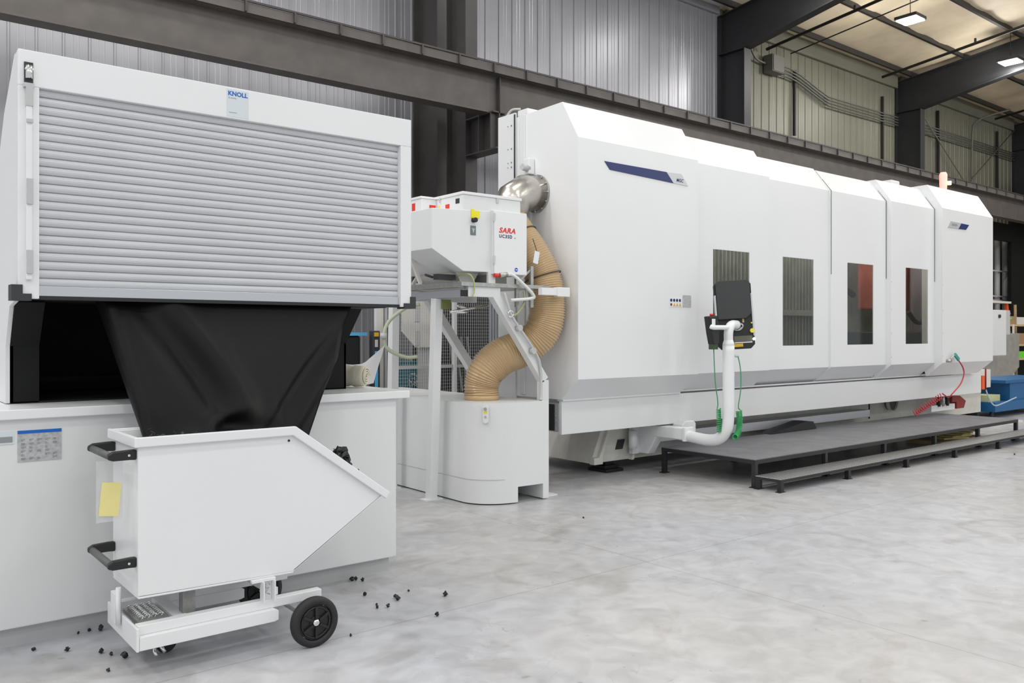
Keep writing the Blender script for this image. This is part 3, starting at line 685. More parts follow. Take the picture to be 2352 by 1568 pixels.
mb = MB(); mb.box(4.44, 5.52, 6.27, 6.33, 2.03, 2.065); mb.box(4.44, 4.50, 6.33, 7.6, 2.02, 2.07); mb.build('zinc_angle', ZINC, sd)
MB().box(4.50, 5.40, 6.34, 7.5, 2.03, 2.045).build('drip_tray', PGREY, sd)
mb = MB(); mb.box(5.28, 5.50, 6.13, 6.19, 1.965, 2.035); mb.build('hose_bracket', WHITE2, sd, .004); MB().box(5.47, 5.63, 6.12, 6.18, 1.955, 2.045).build('bracket_plate', WHITE2, sd, .004)
mb = MB()
for x in (5.10, 5.28): mb.box(x, x+.035, 6.30, 6.33, 1.85, 2.25)
mb.bar((5.10, 6.31, 2.06), (5.29, 6.31, 2.22), .006, .02); mb.build('zinc_upright', ZINC, sd)
# tubes around the stand
hz = empty('fluid_tubing', (5.0, 6.3, 1.2), 'clear and grey tubing clipped along the diagonal leg of the stand', 'tubing')
MB().tube(smooth_path([(4.92, 6.27, 2.14), (5.0, 6.24, 2.15), (5.10, 6.22, 2.08), (5.25, 6.22, 1.96), (5.20, 6.22, 1.93), (4.98, 6.24, 1.91)], 6), .016, 10).build('clear_tube', mat('clear_tube', (.75, .76, .74), .2), hz)
MB().tube(smooth_path([(4.93, 6.27, 1.98), (4.96, 6.25, 1.86), (5.02, 6.25, 1.74), (5.30, 6.26, 1.42), (5.38, 6.27, 1.25), (5.385, 6.27, 1.0), (5.37, 6.26, .95)], 8), .014, 10).build('grey_tube', mat('grey_tube', (.55, .57, .56), .3), hz)
MB().tube(smooth_path([(5.17, 6.27, 2.0), (5.16, 6.25, 1.9), (5.08, 6.24, 1.80), (5.02, 6.25, 1.76)], 6), .012, 8).build('olive_tube', mat('olive_tube', (.35, .38, .22), .35), hz)
for p in ((5.10, 6.255, 1.65), (5.27, 6.255, 1.43)): MB().cyl((p[0], p[1]-.02, p[2]), (p[0], p[1]+.03, p[2]), .03, 16).build('tube_clip', PGREY, hz)
MB().tube([(4.985+.03*math.cos(a), 6.24, 1.78+.03*math.sin(a)) for a in [2*math.pi*k/16 for k in range(17)]], .007, 6).build('hose_clamp', CHROME, hz)
dr = empty('drain_hose', (4.4, 6.6, 1.5), 'greenish clear hose looping under the stand beside the roller shutter', 'hose')
MB().tube(smooth_path([(4.46, 7.0, 1.88), (4.34, 7.05, 1.85), (4.18, 7.1, 1.72), (4.12, 7.1, 1.58), (4.16, 7.1, 1.45), (4.34, 7.08, 1.37), (4.46, 7.04, 1.37)], 8), .018, 10).build('hose_wall', mat('greenish_clear_hose', (.45, .50, .36), .25), dr)
MB().cyl((4.115, 7.1, 1.60), (4.115, 7.1, 1.55), .035, 14).build('coupling', PGREY, dr)
mb = MB(); mb.box(4.52, 4.62, 6.7, 6.8, 1.83, 1.92); mb.build('valve_body', mat('olive_valve', (.2, .22, .06), .5), dr)
mb = MB(); mb.tube([(4.66, 6.66, 1.87), (4.76, 6.62, 1.83)], .015, 8); mb.tube([(4.62, 6.66, 1.80), (4.74, 6.6, 1.80)], .012, 8); mb.build('valve_lever', CHROME, dr)
MB().tube([(4.56, 6.62, 1.80), (5.0, 6.62, 1.87)], .013, 10).build('chrome_pipe', CHROME, dr)
# centrifuge separator
sp_ = empty('centrifuge_separator', (4.7, 6.7, 2.07), 'white separator box with red logo standing on the white stand', 'separator')
MB().prism([(4.14, 2.71), (4.80, 2.735), (4.80, 2.168), (4.479, 2.166), (4.14, 2.351)], 'y', 6.30, 7.25).build('hopper_body', WHITE, sp_, .004)
cb = MB().box(4.79, 5.195, 6.265, 7.0, 2.15, 2.745).build('cabinet', WHITE, sp_, .005)
dd = MB().box(4.80, 5.19, 6.252, 6.264, 2.155, 2.74).build('cabinet_door', WHITE2, sp_, .003)
for z in (2.64, 2.245): MB().box(4.786, 4.802, 6.238, 6.255, z, z+.075).build('hinge', CHROME, dd)
ld = MB().box(4.48, 5.155, 6.305, 7.2, 2.70, 2.865).build('lid', WHITE, sp_, .004)
MB().box(4.47, 5.165, 6.295, 7.2, 2.865, 2.892).build('lid_lip', WHITE2, ld, .004)
MB().box(4.31, 4.48, 6.74, 7.25, 2.70, 2.865).build('lid', WHITE, sp_, .004)
MB().box(4.30, 4.48, 6.73, 7.25, 2.865, 2.885).build('lid_lip', WHITE2, sp_, .003)
MB().box(4.86, 4.885, 6.292, 6.304, 2.82, 2.87).build('toggle_latch', CHROME, ld, .002)
MB().box(4.466, 4.48, 6.66, 6.68, 2.83, 2.875).build('toggle_latch', CHROME, ld, .002)
L2 = MB(); L2.text('SARA', .066, frontM(4.852, 6.2505, 2.540), 0, shear=.25, bold=.0022, sx=1.16, sp=1.1); lo_ = L2.build('red_lettering', RED, dd)
L2 = MB(); L2.text('UC3SD', .043, frontM(4.855, 6.2505, 2.492), 0, bold=.0011, sx=1.02, sp=1.22); L2.build('navy_lettering', NAVY, dd); MB().text('UC', .014, frontM(5.035, 6.2505, 2.493)).build('small_lettering', NAVY, dd)
mb = MB(); mb.cyl((5.06, 6.252, 2.20), (5.06, 6.2495, 2.20), .019, 24); bb = mb.build('round_blue_sign', mat('sign_blue', (.01, .08, .5), .5), dd)
MB().box(5.048, 5.072, 6.2485, 6.2492, 2.196, 2.204).build('pictogram', WHITE2, bb)
MB().box(4.60, 4.66, 6.292, 6.2985, 2.66, 2.725).build('yellow_tag', YEL2, sp_)
MB().box(4.565, 4.60, 6.292, 6.2985, 2.655, 2.735).build('yellow_tag', YEL2, sp_)
MB().cyl((4.59, 6.255, 2.635), (4.59, 6.30, 2.635), .022, 16).build('main_switch', BLACK, sp_)
q = MB(); q.box(4.558, 4.618, 6.294, 6.2985, 2.50, 2.585); lb2 = q.build('warning_label', mat('slate_label', (.16, .19, .21), .5), sp_)
MB().prism([(4.572, 2.56), (4.605, 2.56), (4.588, 2.515)], 'y', 6.2925, 6.2938).build('triangle_mark', LABELG, lb2)
def sidelabel(y0, y1, z0, z1, m, x=4.4695, nm='sticker'): MB().box(x-.002, x+.002, y0, y1, z0, z1).build(nm, m, sp_)
sidelabel(6.36, 6.42, 2.79, 2.835, DARK, 4.479); sidelabel(6.52, 6.585, 2.76, 2.80, RED, 4.479); sidelabel(6.845, 6.90, 2.76, 2.83, RED, 4.309)
for y, x in ((6.69, 4.479), (7.0, 4.309)): MB().cyl((x-.002, y, 2.79), (x+.002, y, 2.79), .014, 16).build('round_sticker', YEL2, sp_)
MB().box(4.40, 4.47, 6.7375, 6.7395, 2.775, 2.81).build('sticker', RED, sp_)
for x in (4.62, 4.80): MB().box(x, x+.12, 6.55, 6.67, 2.892, 2.93).build('red_cap', RED, sp_, .005)
mb = MB(); mb.prism([(4.50, 2.166), (4.76, 2.166), (4.70, 2.07), (4.56, 2.07)], 'y', 6.45, 7.1); mb.build('lower_frame', WARM, sp_)
mb = MB(); mb.box(4.86, 5.10, 6.45, 6.9, 2.07, 2.15); mb.build('mount', WARM, sp_)
MB().box(4.76, 4.84, 6.29, 6.32, 2.065, 2.17).build('mount_foot', WHITE, sp_)
MB().tube(smooth_path([(4.50, 6.42, 2.13), (4.54, 6.30, 2.14), (4.575, 6.27, 2.08), (4.58, 6.27, 1.98), (4.56, 6.27, 1.94)], 6), .007, 6).build('earth_cable', mat('yellow_green_wire', (.42, .50, .20), .5), sp_)
mb = MB(); mb.box(4.30, 4.50, 6.45, 6.52, 2.09, 2.14); mb.cyl((4.28, 6.5, 2.11), (4.20, 6.5, 2.13), .012, 8); mb.build('cable_connector', DARK, sp_)
mb = MB(); mb.cyl((4.80, 6.255, 2.135), (4.86, 6.255, 2.14), .018, 14, 1); mb.cyl((4.86, 6.255, 2.14), (4.95, 6.255, 2.15), .024, 14); mb.build('hose_coupling', [ZINC, RED], sp_)
mb = MB(); mb.bar((4.24, 6.8, 2.30), (4.34, 6.8, 2.07), .03, .03); mb.bar((4.60, 7.1, 2.30), (4.44, 7.1, 2.07), .03, .03); mb.build('brace', WARM, sp_)

# ================================================================ machining centre
mc = empty('machining_center', (10.5, 8, 0), 'huge white enclosed machining center with four dark windows filling the hall', 'machine')
segs = [  # x0, x1, front y, face top z, ridge z, ridge y, window
    (5.78, 7.63, 6.165, 3.55, 3.945, 6.40, None),
    (7.63, 9.11, 6.245, 3.545, 3.905, 6.48, (8.0, 8.70)),
    (9.11, 10.58, 6.315, 3.54, 3.87, 6.55, (9.50, 10.21)),
    (10.58, 12.07, 6.285, 3.535, 3.845, 6.52, (11.0, 11.70)),
    (12.07, 13.42, 6.21, 3.53, 3.875, 6.45, (12.5, 13.2)),
    (13.42, 15.25, 6.09, 3.54, 3.93, 6.33, None)]
WZ0, WZ1 = 1.44, 2.58
for i, (x0, x1, yf, zt, zr, yr, win) in enumerate(segs):
    mb = MB(); yb = 7.42; zb = 1.14; ybb = 6.45
    pr = [(yb, zr-.02), (yr, zr), (yf, zt), (yf, zb), (yf+.25, .925), (6.9, .925)]
    if i < 3: pass
    def q(a, b): mb.add([(x0, *a), (x1, *a), (x1, *b), (x0, *b)], [(0, 1, 2, 3)])
    q(pr[0], pr[1]); q(pr[1], pr[2]); q(pr[3], pr[4]); q(pr[4], pr[5])
    if win:
        a, b = win
        for (u0, u1, w0, w1) in ((x0, x1, WZ1, zt), (x0, x1, zb, WZ0), (x0, a, WZ0, WZ1), (b, x1, WZ0, WZ1)):
            mb.add([(u0, yf, w0), (u1, yf, w0), (u1, yf, w1), (u0, yf, w1)], [(0, 1, 2, 3)])
        for (p, r_) in (((a, WZ0), (b, WZ0)), ((b, WZ0), (b, WZ1)), ((b, WZ1), (a, WZ1)), ((a, WZ1), (a, WZ0))):
            mb.add([(p[0], yf, p[1]), (r_[0], yf, r_[1]), (r_[0], yf+.014, r_[1]), (p[0], yf+.014, p[1])], [(0, 1, 2, 3)])
    else: q(pr[2], pr[3])
    full = [(yb, .925)] + pr[:5]
    if i == 0 or i == 5:   # solid end caps
        xc = x0 if i == 0 else x1
        P2 = pr[:5]+[(yb, .925)]
        mb.add([(xc, *p) for p in P2], [tuple(range(len(P2)))])
    # ring caps where the doors telescope
    ins = [(yb, zr-.2), (yr+.08, zr-.2), (yf+.2, zt-.1), (yf+.2, zb+.08), (yf+.3, 1.05)]
    for xc in ((x0, x1) if 0 < i < 5 else ((x1,) if i == 0 else (x0,))):
        for k in range(4):
            mb.add([(xc, *pr[k]), (xc, *pr[k+1]), (xc, *ins[k+1]), (xc, *ins[k])], [(0, 1, 2, 3)])
    o = mb.build('enclosure_panel', WHITE2, mc, .006)
    if win:
        a, b = win; MB().box(a+.001, b-.001, yf+.004, yf+.012, WZ0+.001, WZ1-.001).build('window_pane', GLASS, o)
    if i in (2, 3, 4):    # roof crease on the chamfer
        pass
    # seam screws on the telescoping edge
    if i in (4, 5):
        for z in (2.35, 1.95, 1.6, 1.25): MB().cyl((x0+.006, yf-.003, z), (x0+.006, yf+.002, z), .006, 6).build('screw', ZINC, o)
# dark joints between the sliding doors
for x, yf, zt, zr, yr in ((10.585, 6.285, 3.535, 3.845, 6.52), (12.063, 6.285, 3.535, 3.845, 6.52), (13.413, 6.21, 3.53, 3.875, 6.45)):
    mb = MB(); y = yf-.0025
    mb.box(x-.006, x+.006, y, y+.002, 2.4, zt); mb.bar((x, y, zt), (x, yr-.0025, zr-.01), .012, .003, up=(0, -1, 1)); mb.build('door_joint', DARK, mc)
# interior seen through the panes
mb = MB(); P = []; x = 7.0
while x < 11.3: P += [(x, 6.95), (x+.035, 6.95), (x+.045, 6.915), (x+.07, 6.915)]; x += .08
n = len(P); mb.add([(p[0], p[1], .95) for p in P]+[(p[0], p[1], 3.6) for p in P], [(k, k+1, n+k+1, n+k) for k in range(n-1)])
mb.build('way_cover', WAYC, mc)
MB().box(7.0, 11.3, 6.86, 6.95, 1.85, 1.93).build('inner_rail', WAYC, mc)
MB().box(11.2, 15.2, 7.4, 7.42, .95, 3.6).build('inner_wall', mat('inner_grey', (.36, .36, .30), .5, noise=(2, .25)), mc)
MB().box(12.451, 14.196, 6.9, 6.96, 1.97, 3.2).build('spindle_head', mat('faded_red_paint', (.34, .085, .06), .5, noise=(3, .2)), mc, .03)
MB().box(13.916, 14.8, 6.8, 6.86, 1.2, 3.2).build('column_cover', mat('mauve_grey', (.24, .2, .22), .5), mc, .03)
MB().box(12.75, 14.6, 6.7, 7.3, .95, 1.62).build('table', mat('dark_blue_grey', (.06, .075, .09), .35), mc, .02)
MB().tube(smooth_path([(12.1, 7.2, 3.2), (12.2, 7.15, 2.45), (12.6, 7.1, 2.2)], 8), .05, 10).build('cable_hose', DARK, mc)
MB().tube(smooth_path([(13.6, 6.72, 1.95), (13.75, 6.68, 1.80), (13.95, 6.68, 1.78), (14.1, 6.68, 1.9), (14.12, 6.7, 2.3)], 8), .04, 10).build('cable_hose', DARK, mc)
for x0, x1 in ((7.3, 9.0), (9.2, 11.0), (11.3, 13.0), (13.1, 14.8)): MB().cyl((x0, 6.62, 3.3), (x1, 6.62, 3.3), .025, 10).build('inner_fill_tube', EMI, mc)  # unseen glowing tubes added to brighten the interior behind the panes
# rail cover band, ledge, skirt
bd_ = MB().box(5.80, 15.62, 6.43, 6.47, .565, .905).build('rail_cover', WHITE, mc, .004)
MB().box(5.80, 7.62, 6.41, 6.50, .905, .925).build('cover_ledge', WHITE, bd_, .003)
MB().box(7.62, 13.4, 6.49, 6.52, .88, .93).build('way_gap', mat('brown_grey_way', (.40, .37, .34), .45), mc)
MB().box(7.62, 13.4, 6.44, 6.50, .925, .94).build('door_ledge', WHITE, mc, .002)
MB().box(5.82, 16.8, 6.75, 7.42, .60, .93).build('machine_skirt', WARM, mc)
cp = MB().box(5.79, 5.81, 6.47, 6.66, .59, .885).build('cable_duct_end', ALU, mc)
MB().box(5.782, 5.79, 6.53, 6.66, .60, .87).build('dark_insert', BLACK, cp)
for k in range(6): MB().cyl((5.783, 6.505, .62+.045*k), (5.789, 6.505, .62+.045*k), .006, 8).build('bolt', CHROME, cp)
# base casting
MB().prism([(6.66, .13), (16.75, .13), (16.75, .93), (7.02, .93)], 'y', 6.90, 8.2).build('machine_base', CAST, mc, .008)
def rib(x0, x1, w, d):      # slanting rib standing proud of the base front
    m_ = MB(); m_.prism([(x0, .125), (x0+w, .125), (x1+w, .90), (x1, .90)], 'y', 6.90-d, 6.91); m_.build('casting_rib', CAST, mc, .01)
rib(6.72, 7.08, .055, .05); rib(7.27, 7.55, .04, .06); rib(8.9, 9.1, .04, .04)
MB().box(6.66, 6.80, 6.84, 6.92, .12, .20).build('casting_foot', CAST, mc, .008)
MB().prism([(7.05, .26), (7.16, .26), (7.20, .37), (7.09, .37)], 'y', 6.885, 6.90).build('casting_pocket', DARK, mc)
MB().box(7.4, 16.6, 6.80, 6.86, .62, .64).build('base_groove', WARM, mc); MB().box(7.5, 12.3, 6.66, 6.86, .33, .44).build('front_tray', ALU, mc, .003)
mb = MB(); mb.tube([(13.3, 6.80, .50), (13.3, 6.86, .50)], .14, 30, caps=False); mb.build('port_ring', WARM, mc); MB().cyl((13.3, 6.825, .50), (13.3, 6.86, .50), .125, 26).build('round_port', DARK, mc)
for x, y in ((7.05, 7.05), (9.5, 7.1), (12.0, 7.1), (14.5, 7.1), (16.4, 7.1)):
    mb = MB(); mb.box(x-.14, x+.14, y-.15, y+.15, 0, .035); mb.box(x-.11, x+.11, y-.1, y+.12, .035, .07); mb.box(x-.06, x+.06, y-.06, y+.06, .07, .13); mb.build('levelling_foot', BLACK, mc, .004)
MB().box(5.80, 5.88, 6.80, 6.86, .12, .57).build('end_post', WARM, mc)
# end face details
MB().box(5.76, 5.78, 6.98, 7.06, .95, 3.93).build('end_seam_strip', WHITE, mc, .003)
MB().box(5.755, 5.78, 7.13, 7.43, .90, 3.98).build('end_column', WHITE, mc, .003)
MB().box(5.745, 5.755, 7.125, 7.14, 3.05, 3.96).build('dark_slot', DARK, mc)
mb = MB()
for z in (3.85, 3.6, 3.45, 3.4, 3.2, 3.05): mb.cyl((5.748, 7.19, z), (5.756, 7.19, z), .009, 8); mb.cyl((5.748, 7.25, z), (5.756, 7.25, z), .006, 8)
mb.build('bolt_hole', PRINT, mc)
MB().tube(smooth_path([(5.77, 7.30, 3.97), (5.78, 7.22, 4.03), (5.80, 7.10, 4.02)], 5), .012, 8).build('lifting_wire', PGREY, mc)
MB().box(5.78, 6.1, 6.95, 7.12, 3.93, 4.0).build('roof_box', WHITE, mc, .01)
mb = MB()
for k in range(3): mb.box(5.76, 5.78, 7.46+.05*k, 7.49+.05*k, .9, 3.0)
mb.build('aluminium_profile', ALU, mc)
# badges
bg1 = MB().prism([(6.145, 3.353), (7.090, 3.353), (7.205, 3.245), (6.222, 3.275)], 'y', 6.158, 6.165).build('blue_badge', NAVY, mc)
mb = MB(); mb.prism([(7.09, 3.353), (7.335, 3.36), (7.45, 3.238), (7.205, 3.245)], 'y', 6.158, 6.165); b2 = mb.build('silver_badge', mat('pale_silver_badge', (.62, .63, .65), .4), mc)
MB().text('MGC', .052, frontM(7.25, 6.157, 3.268), 0, shear=.2, bold=.001).build('lettering', NAVY, b2)
mb = MB(); mb.prism([(13.69, 3.355), (14.05, 3.35), (13.95, 3.255), (13.585, 3.25)], 'y', 6.082, 6.09); b3 = mb.build('silver_badge', LABELG, mc)
mb = MB(); mb.text('mill', .05, frontM(13.70, 6.081, 3.285), 0, shear=.2) if False else mb.box(13.72, 13.90, 6.0805, 6.0815, 3.29, 3.325); mb.build('small_print', PRINT, b3)
MB().prism([(14.05, 3.35), (14.33, 3.345), (14.22, 3.26), (13.95, 3.255)], 'y', 6.082, 6.09).build('blue_badge', NAVY, mc)
# safety stickers
s1 = MB().box(7.14, 7.355, 6.161, 6.165, 1.888, 1.985).build('safety_sticker', WHITE2, mc)
mb = MB(); [mb.cyl((7.168+.048*k, 6.1612, 1.962), (7.168+.048*k, 6.159, 1.962), .017, 16) for k in range(4)]; mb.build('blue_symbol', NAVY, s1)
mb = MB(); [mb.prism([(7.20+.048*k, 1.898), (7.238+.048*k, 1.898), (7.219+.048*k, 1.932)], 'y', 6.159, 6.1612) for k in range(3)]; mb.build('yellow_triangle', ORBOX, s1)
MB().cyl((7.168, 6.1612, 1.914), (7.168, 6.159, 1.914), .015, 16).build('red_symbol', DRED, s1)
MB().box(7.365, 7.505, 6.161, 6.165, 1.888, 2.022).build('grey_sticker', LABELG, mc)
# signal lamp and roof bits
sg = MB().cyl((14.9, 6.75, 3.90), (14.9, 6.75, 4.00), .035, 16).build('signal_base', DARK, mc)
MB().tube([(14.9, 6.75, 3.98), (14.9, 6.75, 4.08), (14.9, 6.75, 4.32), (14.9, 6.75, 4.36)], [.04, .058, .065, .045], 20).build('signal_lens', EMR, sg)
MB().cyl((14.93, 6.66, 4.14), (14.93, 6.66, 4.20), .03, 12).build('signal_glow', EMO, sg)
MB().box(12.75, 13.0, 6.55, 6.8, 3.87, 3.97).build('roof_unit', WHITE, mc, .02)
# air gun
ag = empty('air_gun', (13.3, 6.0, 0), 'small blow gun with coiled red air hose hooked on the right machine panel', 'air gun')
mb = MB(); mb.cyl((13.56, 6.09, 1.17), (13.56, 6.02, 1.17), .025, 10); mb.build('hook', ZINC, ag)
MB().tube([(13.56, 6.03, 1.20), (13.66, 6.03, 1.25), (13.72, 6.03, 1.25)], .012, 8).build('nozzle', ZINC, ag)
MB().bar((13.70, 6.03, 1.27), (13.84, 6.03, 1.18), .03, .06).build('grip', mat('teal_grip', (.05, .35, .3), .4), ag, .008)
MB().tube(smooth_path([(13.84, 6.03, 1.17), (13.98, 6.03, 1.06), (14.02, 6.03, .95), (13.9, 6.03, .80), (13.62, 6.03, .66), (13.60, 6.08, .60), (13.50, 6.13, .66)], 8), .010, 8).build('hose', REDHOSE, ag)
co = []; A = V(13.5, 6.15, .62); B = V(12.95, 6.3, .37)
for k in range(13*14+1):
    t = k/(13*14); a = t*13*2*math.pi; c_ = A.lerp(B, t); r = .05; r = .038; co.append(c_+V(.45*r*math.sin(a), .5*r*math.cos(a), r*math.cos(a)))
MB().tube(co, .0075, 6).build('coiled_hose', REDHOSE, ag)
# pneumatic station under the band
pn = empty('air_service_unit', (14.2, 6.6, .3), 'small metal air service unit with black valves under the right end of the band', 'valve unit')
MB().box(14.15, 15.0, 6.60, 6.75, .30, .40).build('bracket', WHITE, pn, .003)
mb = MB()
for k, x in enumerate((14.4, 14.55, 14.7)): mb.cyl((x, 6.6, .38), (x, 6.6, .60), .035, 12, k % 2)
mb.build('valve', [BLACK, ZINC], pn)
tag(MB().prism([(15.12, .30), (15.12, .42), (14.95, .42), (14.95, .52), (15.25, .52), (15.48, .42), (15.4, .30)], 'y', 6.62, 6.75).build('red_clamp', DRED, None, .01), 'dark red block beside the air service unit behind the platform', 'clamp')
tag(MB().tube([(12.35, 6.70, .30), (12.35, 6.70, .62)], .012, 8).build('limit_switch_rod', DARK), 'thin dark upright rod in front of the machine base', 'rod')
dkp = MB(); dkp.prism([(9.45, .30), (10.25, .41), (10.42, .40), (10.5, .30)], 'y', 6.45, 6.66)
tag(dkp.build('cable_chain', RUB), 'black hump of cable chain behind the rear edge of the platform', 'cable chain')
op = empty('machine_end_switch', (15.9, 6.4, .7), 'orange and metal switch at the right end of the white band', 'switch')
MB().box(15.64, 15.74, 6.42, 6.50, .62, .86).build('orange_plate', ORANGE, op); MB().tube([(15.85, 6.45, .60), (15.85, 6.45, .98)], .015, 8).build('rod', DRED, op)
MB().tube(smooth_path([(15.85, 6.45, .62), (15.87, 6.4, .45), (16.1, 6.4, .32), (16.7, 6.5, .32), (17.3, 6.5, .40)], 8), .012, 8).build('cable', mat('pale_blue_cable', (.4, .5, .65), .4), op)

# ================================================================ control panel
hm = empty('control_panel', (7.4, 5.6, .3), 'black control panel on a bent white arm above the platform', 'control panel')
br_ = MB().prism([(6.84, .21), (6.66, .21), (6.50, .46), (6.50, .53), (6.84, .53)], 'x', 7.34, 7.46).build('wall_bracket', WHITE2, hm, .006)
MB().box(7.24, 7.56, 6.80, 6.86, .20, .56).build('mounting_plate', WHITE, hm, .004)
MB().tube([(7.20, 6.76, .28), (7.20, 6.76, .48)], .05, 14).build('pivot_cylinder', WHITE2, hm)
ap = smooth_path([(7.4, 6.70, .49), (7.4, 6.4, .475), (7.4, 6.1, .46), (7.4, 5.86, .445), (7.4, 5.70, .475), (7.4, 5.60, .58), (7.4, 5.575, .75), (7.4, 5.575, 1.0), (7.4, 5.575, 1.47)], 8)
MB().tube(ap, .062, 20).build('bent_arm', WHITE2, hm)
MB().box(7.335, 7.465, 6.12, 6.75, .42, .55).build('arm_sleeve', WHITE2, hm, .01); MB().box(7.325, 7.475, 6.10, 6.14, .405, .56).build('sleeve_collar', WHITE2, hm, .006)
MB().prism([(7.52, .46), (7.52, .56), (7.58, .60), (7.72, .60), (7.76, .57), (7.76, .46)], 'y', 6.3, 6.45).build('pivot_cover', WHITE2, hm, .01)
MB().tube([(7.4, 5.575, 1.46), (7.4, 5.575, 1.49), (7.4, 5.575, 1.53)], [.062, .06, .048], 20).build('collar', WHITE2, hm)
MB().tube(smooth_path([(7.4, 5.575, 1.52), (7.4, 5.575, 1.60), (7.43, 5.58, 1.665), (7.50, 5.60, 1.69), (7.60, 5.62, 1.69)], 6), .048, 18).build('swivel_head', WHITE2, hm)
MB().tube(smooth_path([(7.41, 5.57, 1.66), (7.25, 5.57, 1.66), (7.15, 5.575, 1.66), (7.135, 5.60, 1.67)], 4), .025, 10).build('holder_arm', WHITE2, hm)
# screen housing in its own frame: x right, z up, y depth
Mh = Matrix.Translation((7.66, 5.70, 1.80)) @ Matrix.Rotation(math.radians(-44), 4, 'Z') @ Matrix.Rotation(math.radians(3.6), 4, 'Y').inverted() @ Matrix.Rotation(math.radians(-4), 4, 'X')
hw, hh = .20, .375
def rrect(w, h, c): return [(-w+c, -h), (w-c, -h), (w, -h+c), (w, h-c), (w-c, h), (-w+c, h), (-w, h-c), (-w, -h+c)]
ho = MB().prism(rrect(hw, hh, .045), 'y', -.02, .03).build('panel_housing', BLACK, hm, .006, xf=Mh)
MB().prism([(-.17, -.05), (.12, -.05), (.178, 0), (.178, .355), (.15, .373), (-.15, .373), (-.18, .355), (-.18, -.04)], 'y', -.06, -.02).build('rear_cover', DARK, ho, .008, xf=Mh)
for sx in (-1, 1):
    MB().box(sx*.192-.009, sx*.192+.009, -.045, .02, -.235, .22).build('side_rail', ALU, ho, .004, xf=Mh)
MB().box(-.02, .17, -.023, -.019, -.30, -.235).build('keyboard_window', mat('window_olive', (.12, .12, .09), .3), ho, xf=Mh)
MB().box(-.02, .17, -.026, -.02, -.312, -.302).build('white_strip', WHITE2, ho, xf=Mh)
MB().box(-.08, .07, -.026, -.02, -.352, -.318).build('yellow_label', ORBOX, ho, xf=Mh)
MB().cyl((.175, -.06, -.185), (.175, -.02, -.185), .024, 16).build('yellow_knob', mat('yellow_knob', (.75, .7, .1), .4), ho, xf=Mh)
MB().cyl((.175, -.04, -.10), (.175, -.02, -.10), .008, 10).build('yellow_button', YEL2, ho, xf=Mh)
MB().cyl((.19, -.04, -.275), (.19, -.02, -.275), .014, 14).build('white_light', LED, ho, xf=Mh)
MB().box(.08, .10, -.026, -.02, -.09, -.02).build('small_label', TIMBER, ho, xf=Mh)
mb = MB(); [mb.tube([(.03+.05*math.cos(a+j*.5), -.05, -.14+.035*math.sin(a+j*.6)) for j in range(8)], .006, 6) for a in (0, 2, 4)]; mb.build('cable_loop', PGREY, ho, xf=Mh)
# hand unit left of it
hu = empty('hand_control_unit', (7.15, 5.62, 1.3), 'black handheld control unit with red button hanging left of the control panel', 'hand control')
MB().prism([(7.12, 1.775), (7.25, 1.785), (7.285, 1.66), (7.28, 1.49), (7.19, 1.48), (7.155, 1.60)], 'y', 5.60, 5.68).build('grip_body', BLACK, hu, .01)
MB().box(7.15, 7.205, 5.593, 5.599, 1.67, 1.75).build('grip_opening', WHITE2, hu, .004)
MB().cyl((7.20, 5.64, 1.782), (7.20, 5.64, 1.805), .02, 14).build('red_button', RED, hu); MB().box(7.19, 7.27, 5.61, 5.67, 1.43, 1.485).build('cable_socket', mat('dark_green', (.03, .06, .02), .5), hu)
cg = empty('green_coiled_cable', (7.3, 5.6, .6), 'green coiled cable hanging along both sides of the white panel arm', 'cable')
MB().tube(smooth_path([(7.235, 5.64, 1.44), (7.26, 5.64, 1.1), (7.31, 5.645, .88), (7.30, 5.645, .80)], 8), .006, 6).build('straight_lead', GCABLE, cg)
def coil(pts, turns, r, nm):
    P = even(smooth_path(pts, 20), .002); N = turns*12; o = []
    for k in range(N+1):
        i = min(int(k/N*(len(P)-1)), len(P)-2); c_ = P[i]; t = (P[i+1]-P[i]).normalized(); u = t.cross(V(0, 1, 0)).normalized(); w = t.cross(u); a = k/12*2*math.pi
        o.append(c_+u*r*math.cos(a)+w*r*math.sin(a))
    MB().tube(o, .0065, 6).build(nm, GREEN, cg)
coil([(7.325, 5.645, .80), (7.33, 5.645, .68), (7.335, 5.645, .55)], 12, .022, 'coil')
coil([(7.485, 5.505, .78), (7.495, 5.505, .66), (7.475, 5.505, .56), (7.43, 5.50, .515), (7.40, 5.495, .51)], 20, .028, 'coil')
MB().tube(smooth_path([(7.47, 5.54, 1.36), (7.50, 5.525, 1.34), (7.52, 5.51, 1.2), (7.515, 5.505, 1.0), (7.475, 5.505, .83), (7.50, 5.505, .79)], 8), .006, 6).build('straight_lead', GCABLE, cg)
MB().cyl((7.45, 5.55, 1.36), (7.51, 5.53, 1.355), .012, 8).build('plug', PGREY, cg)

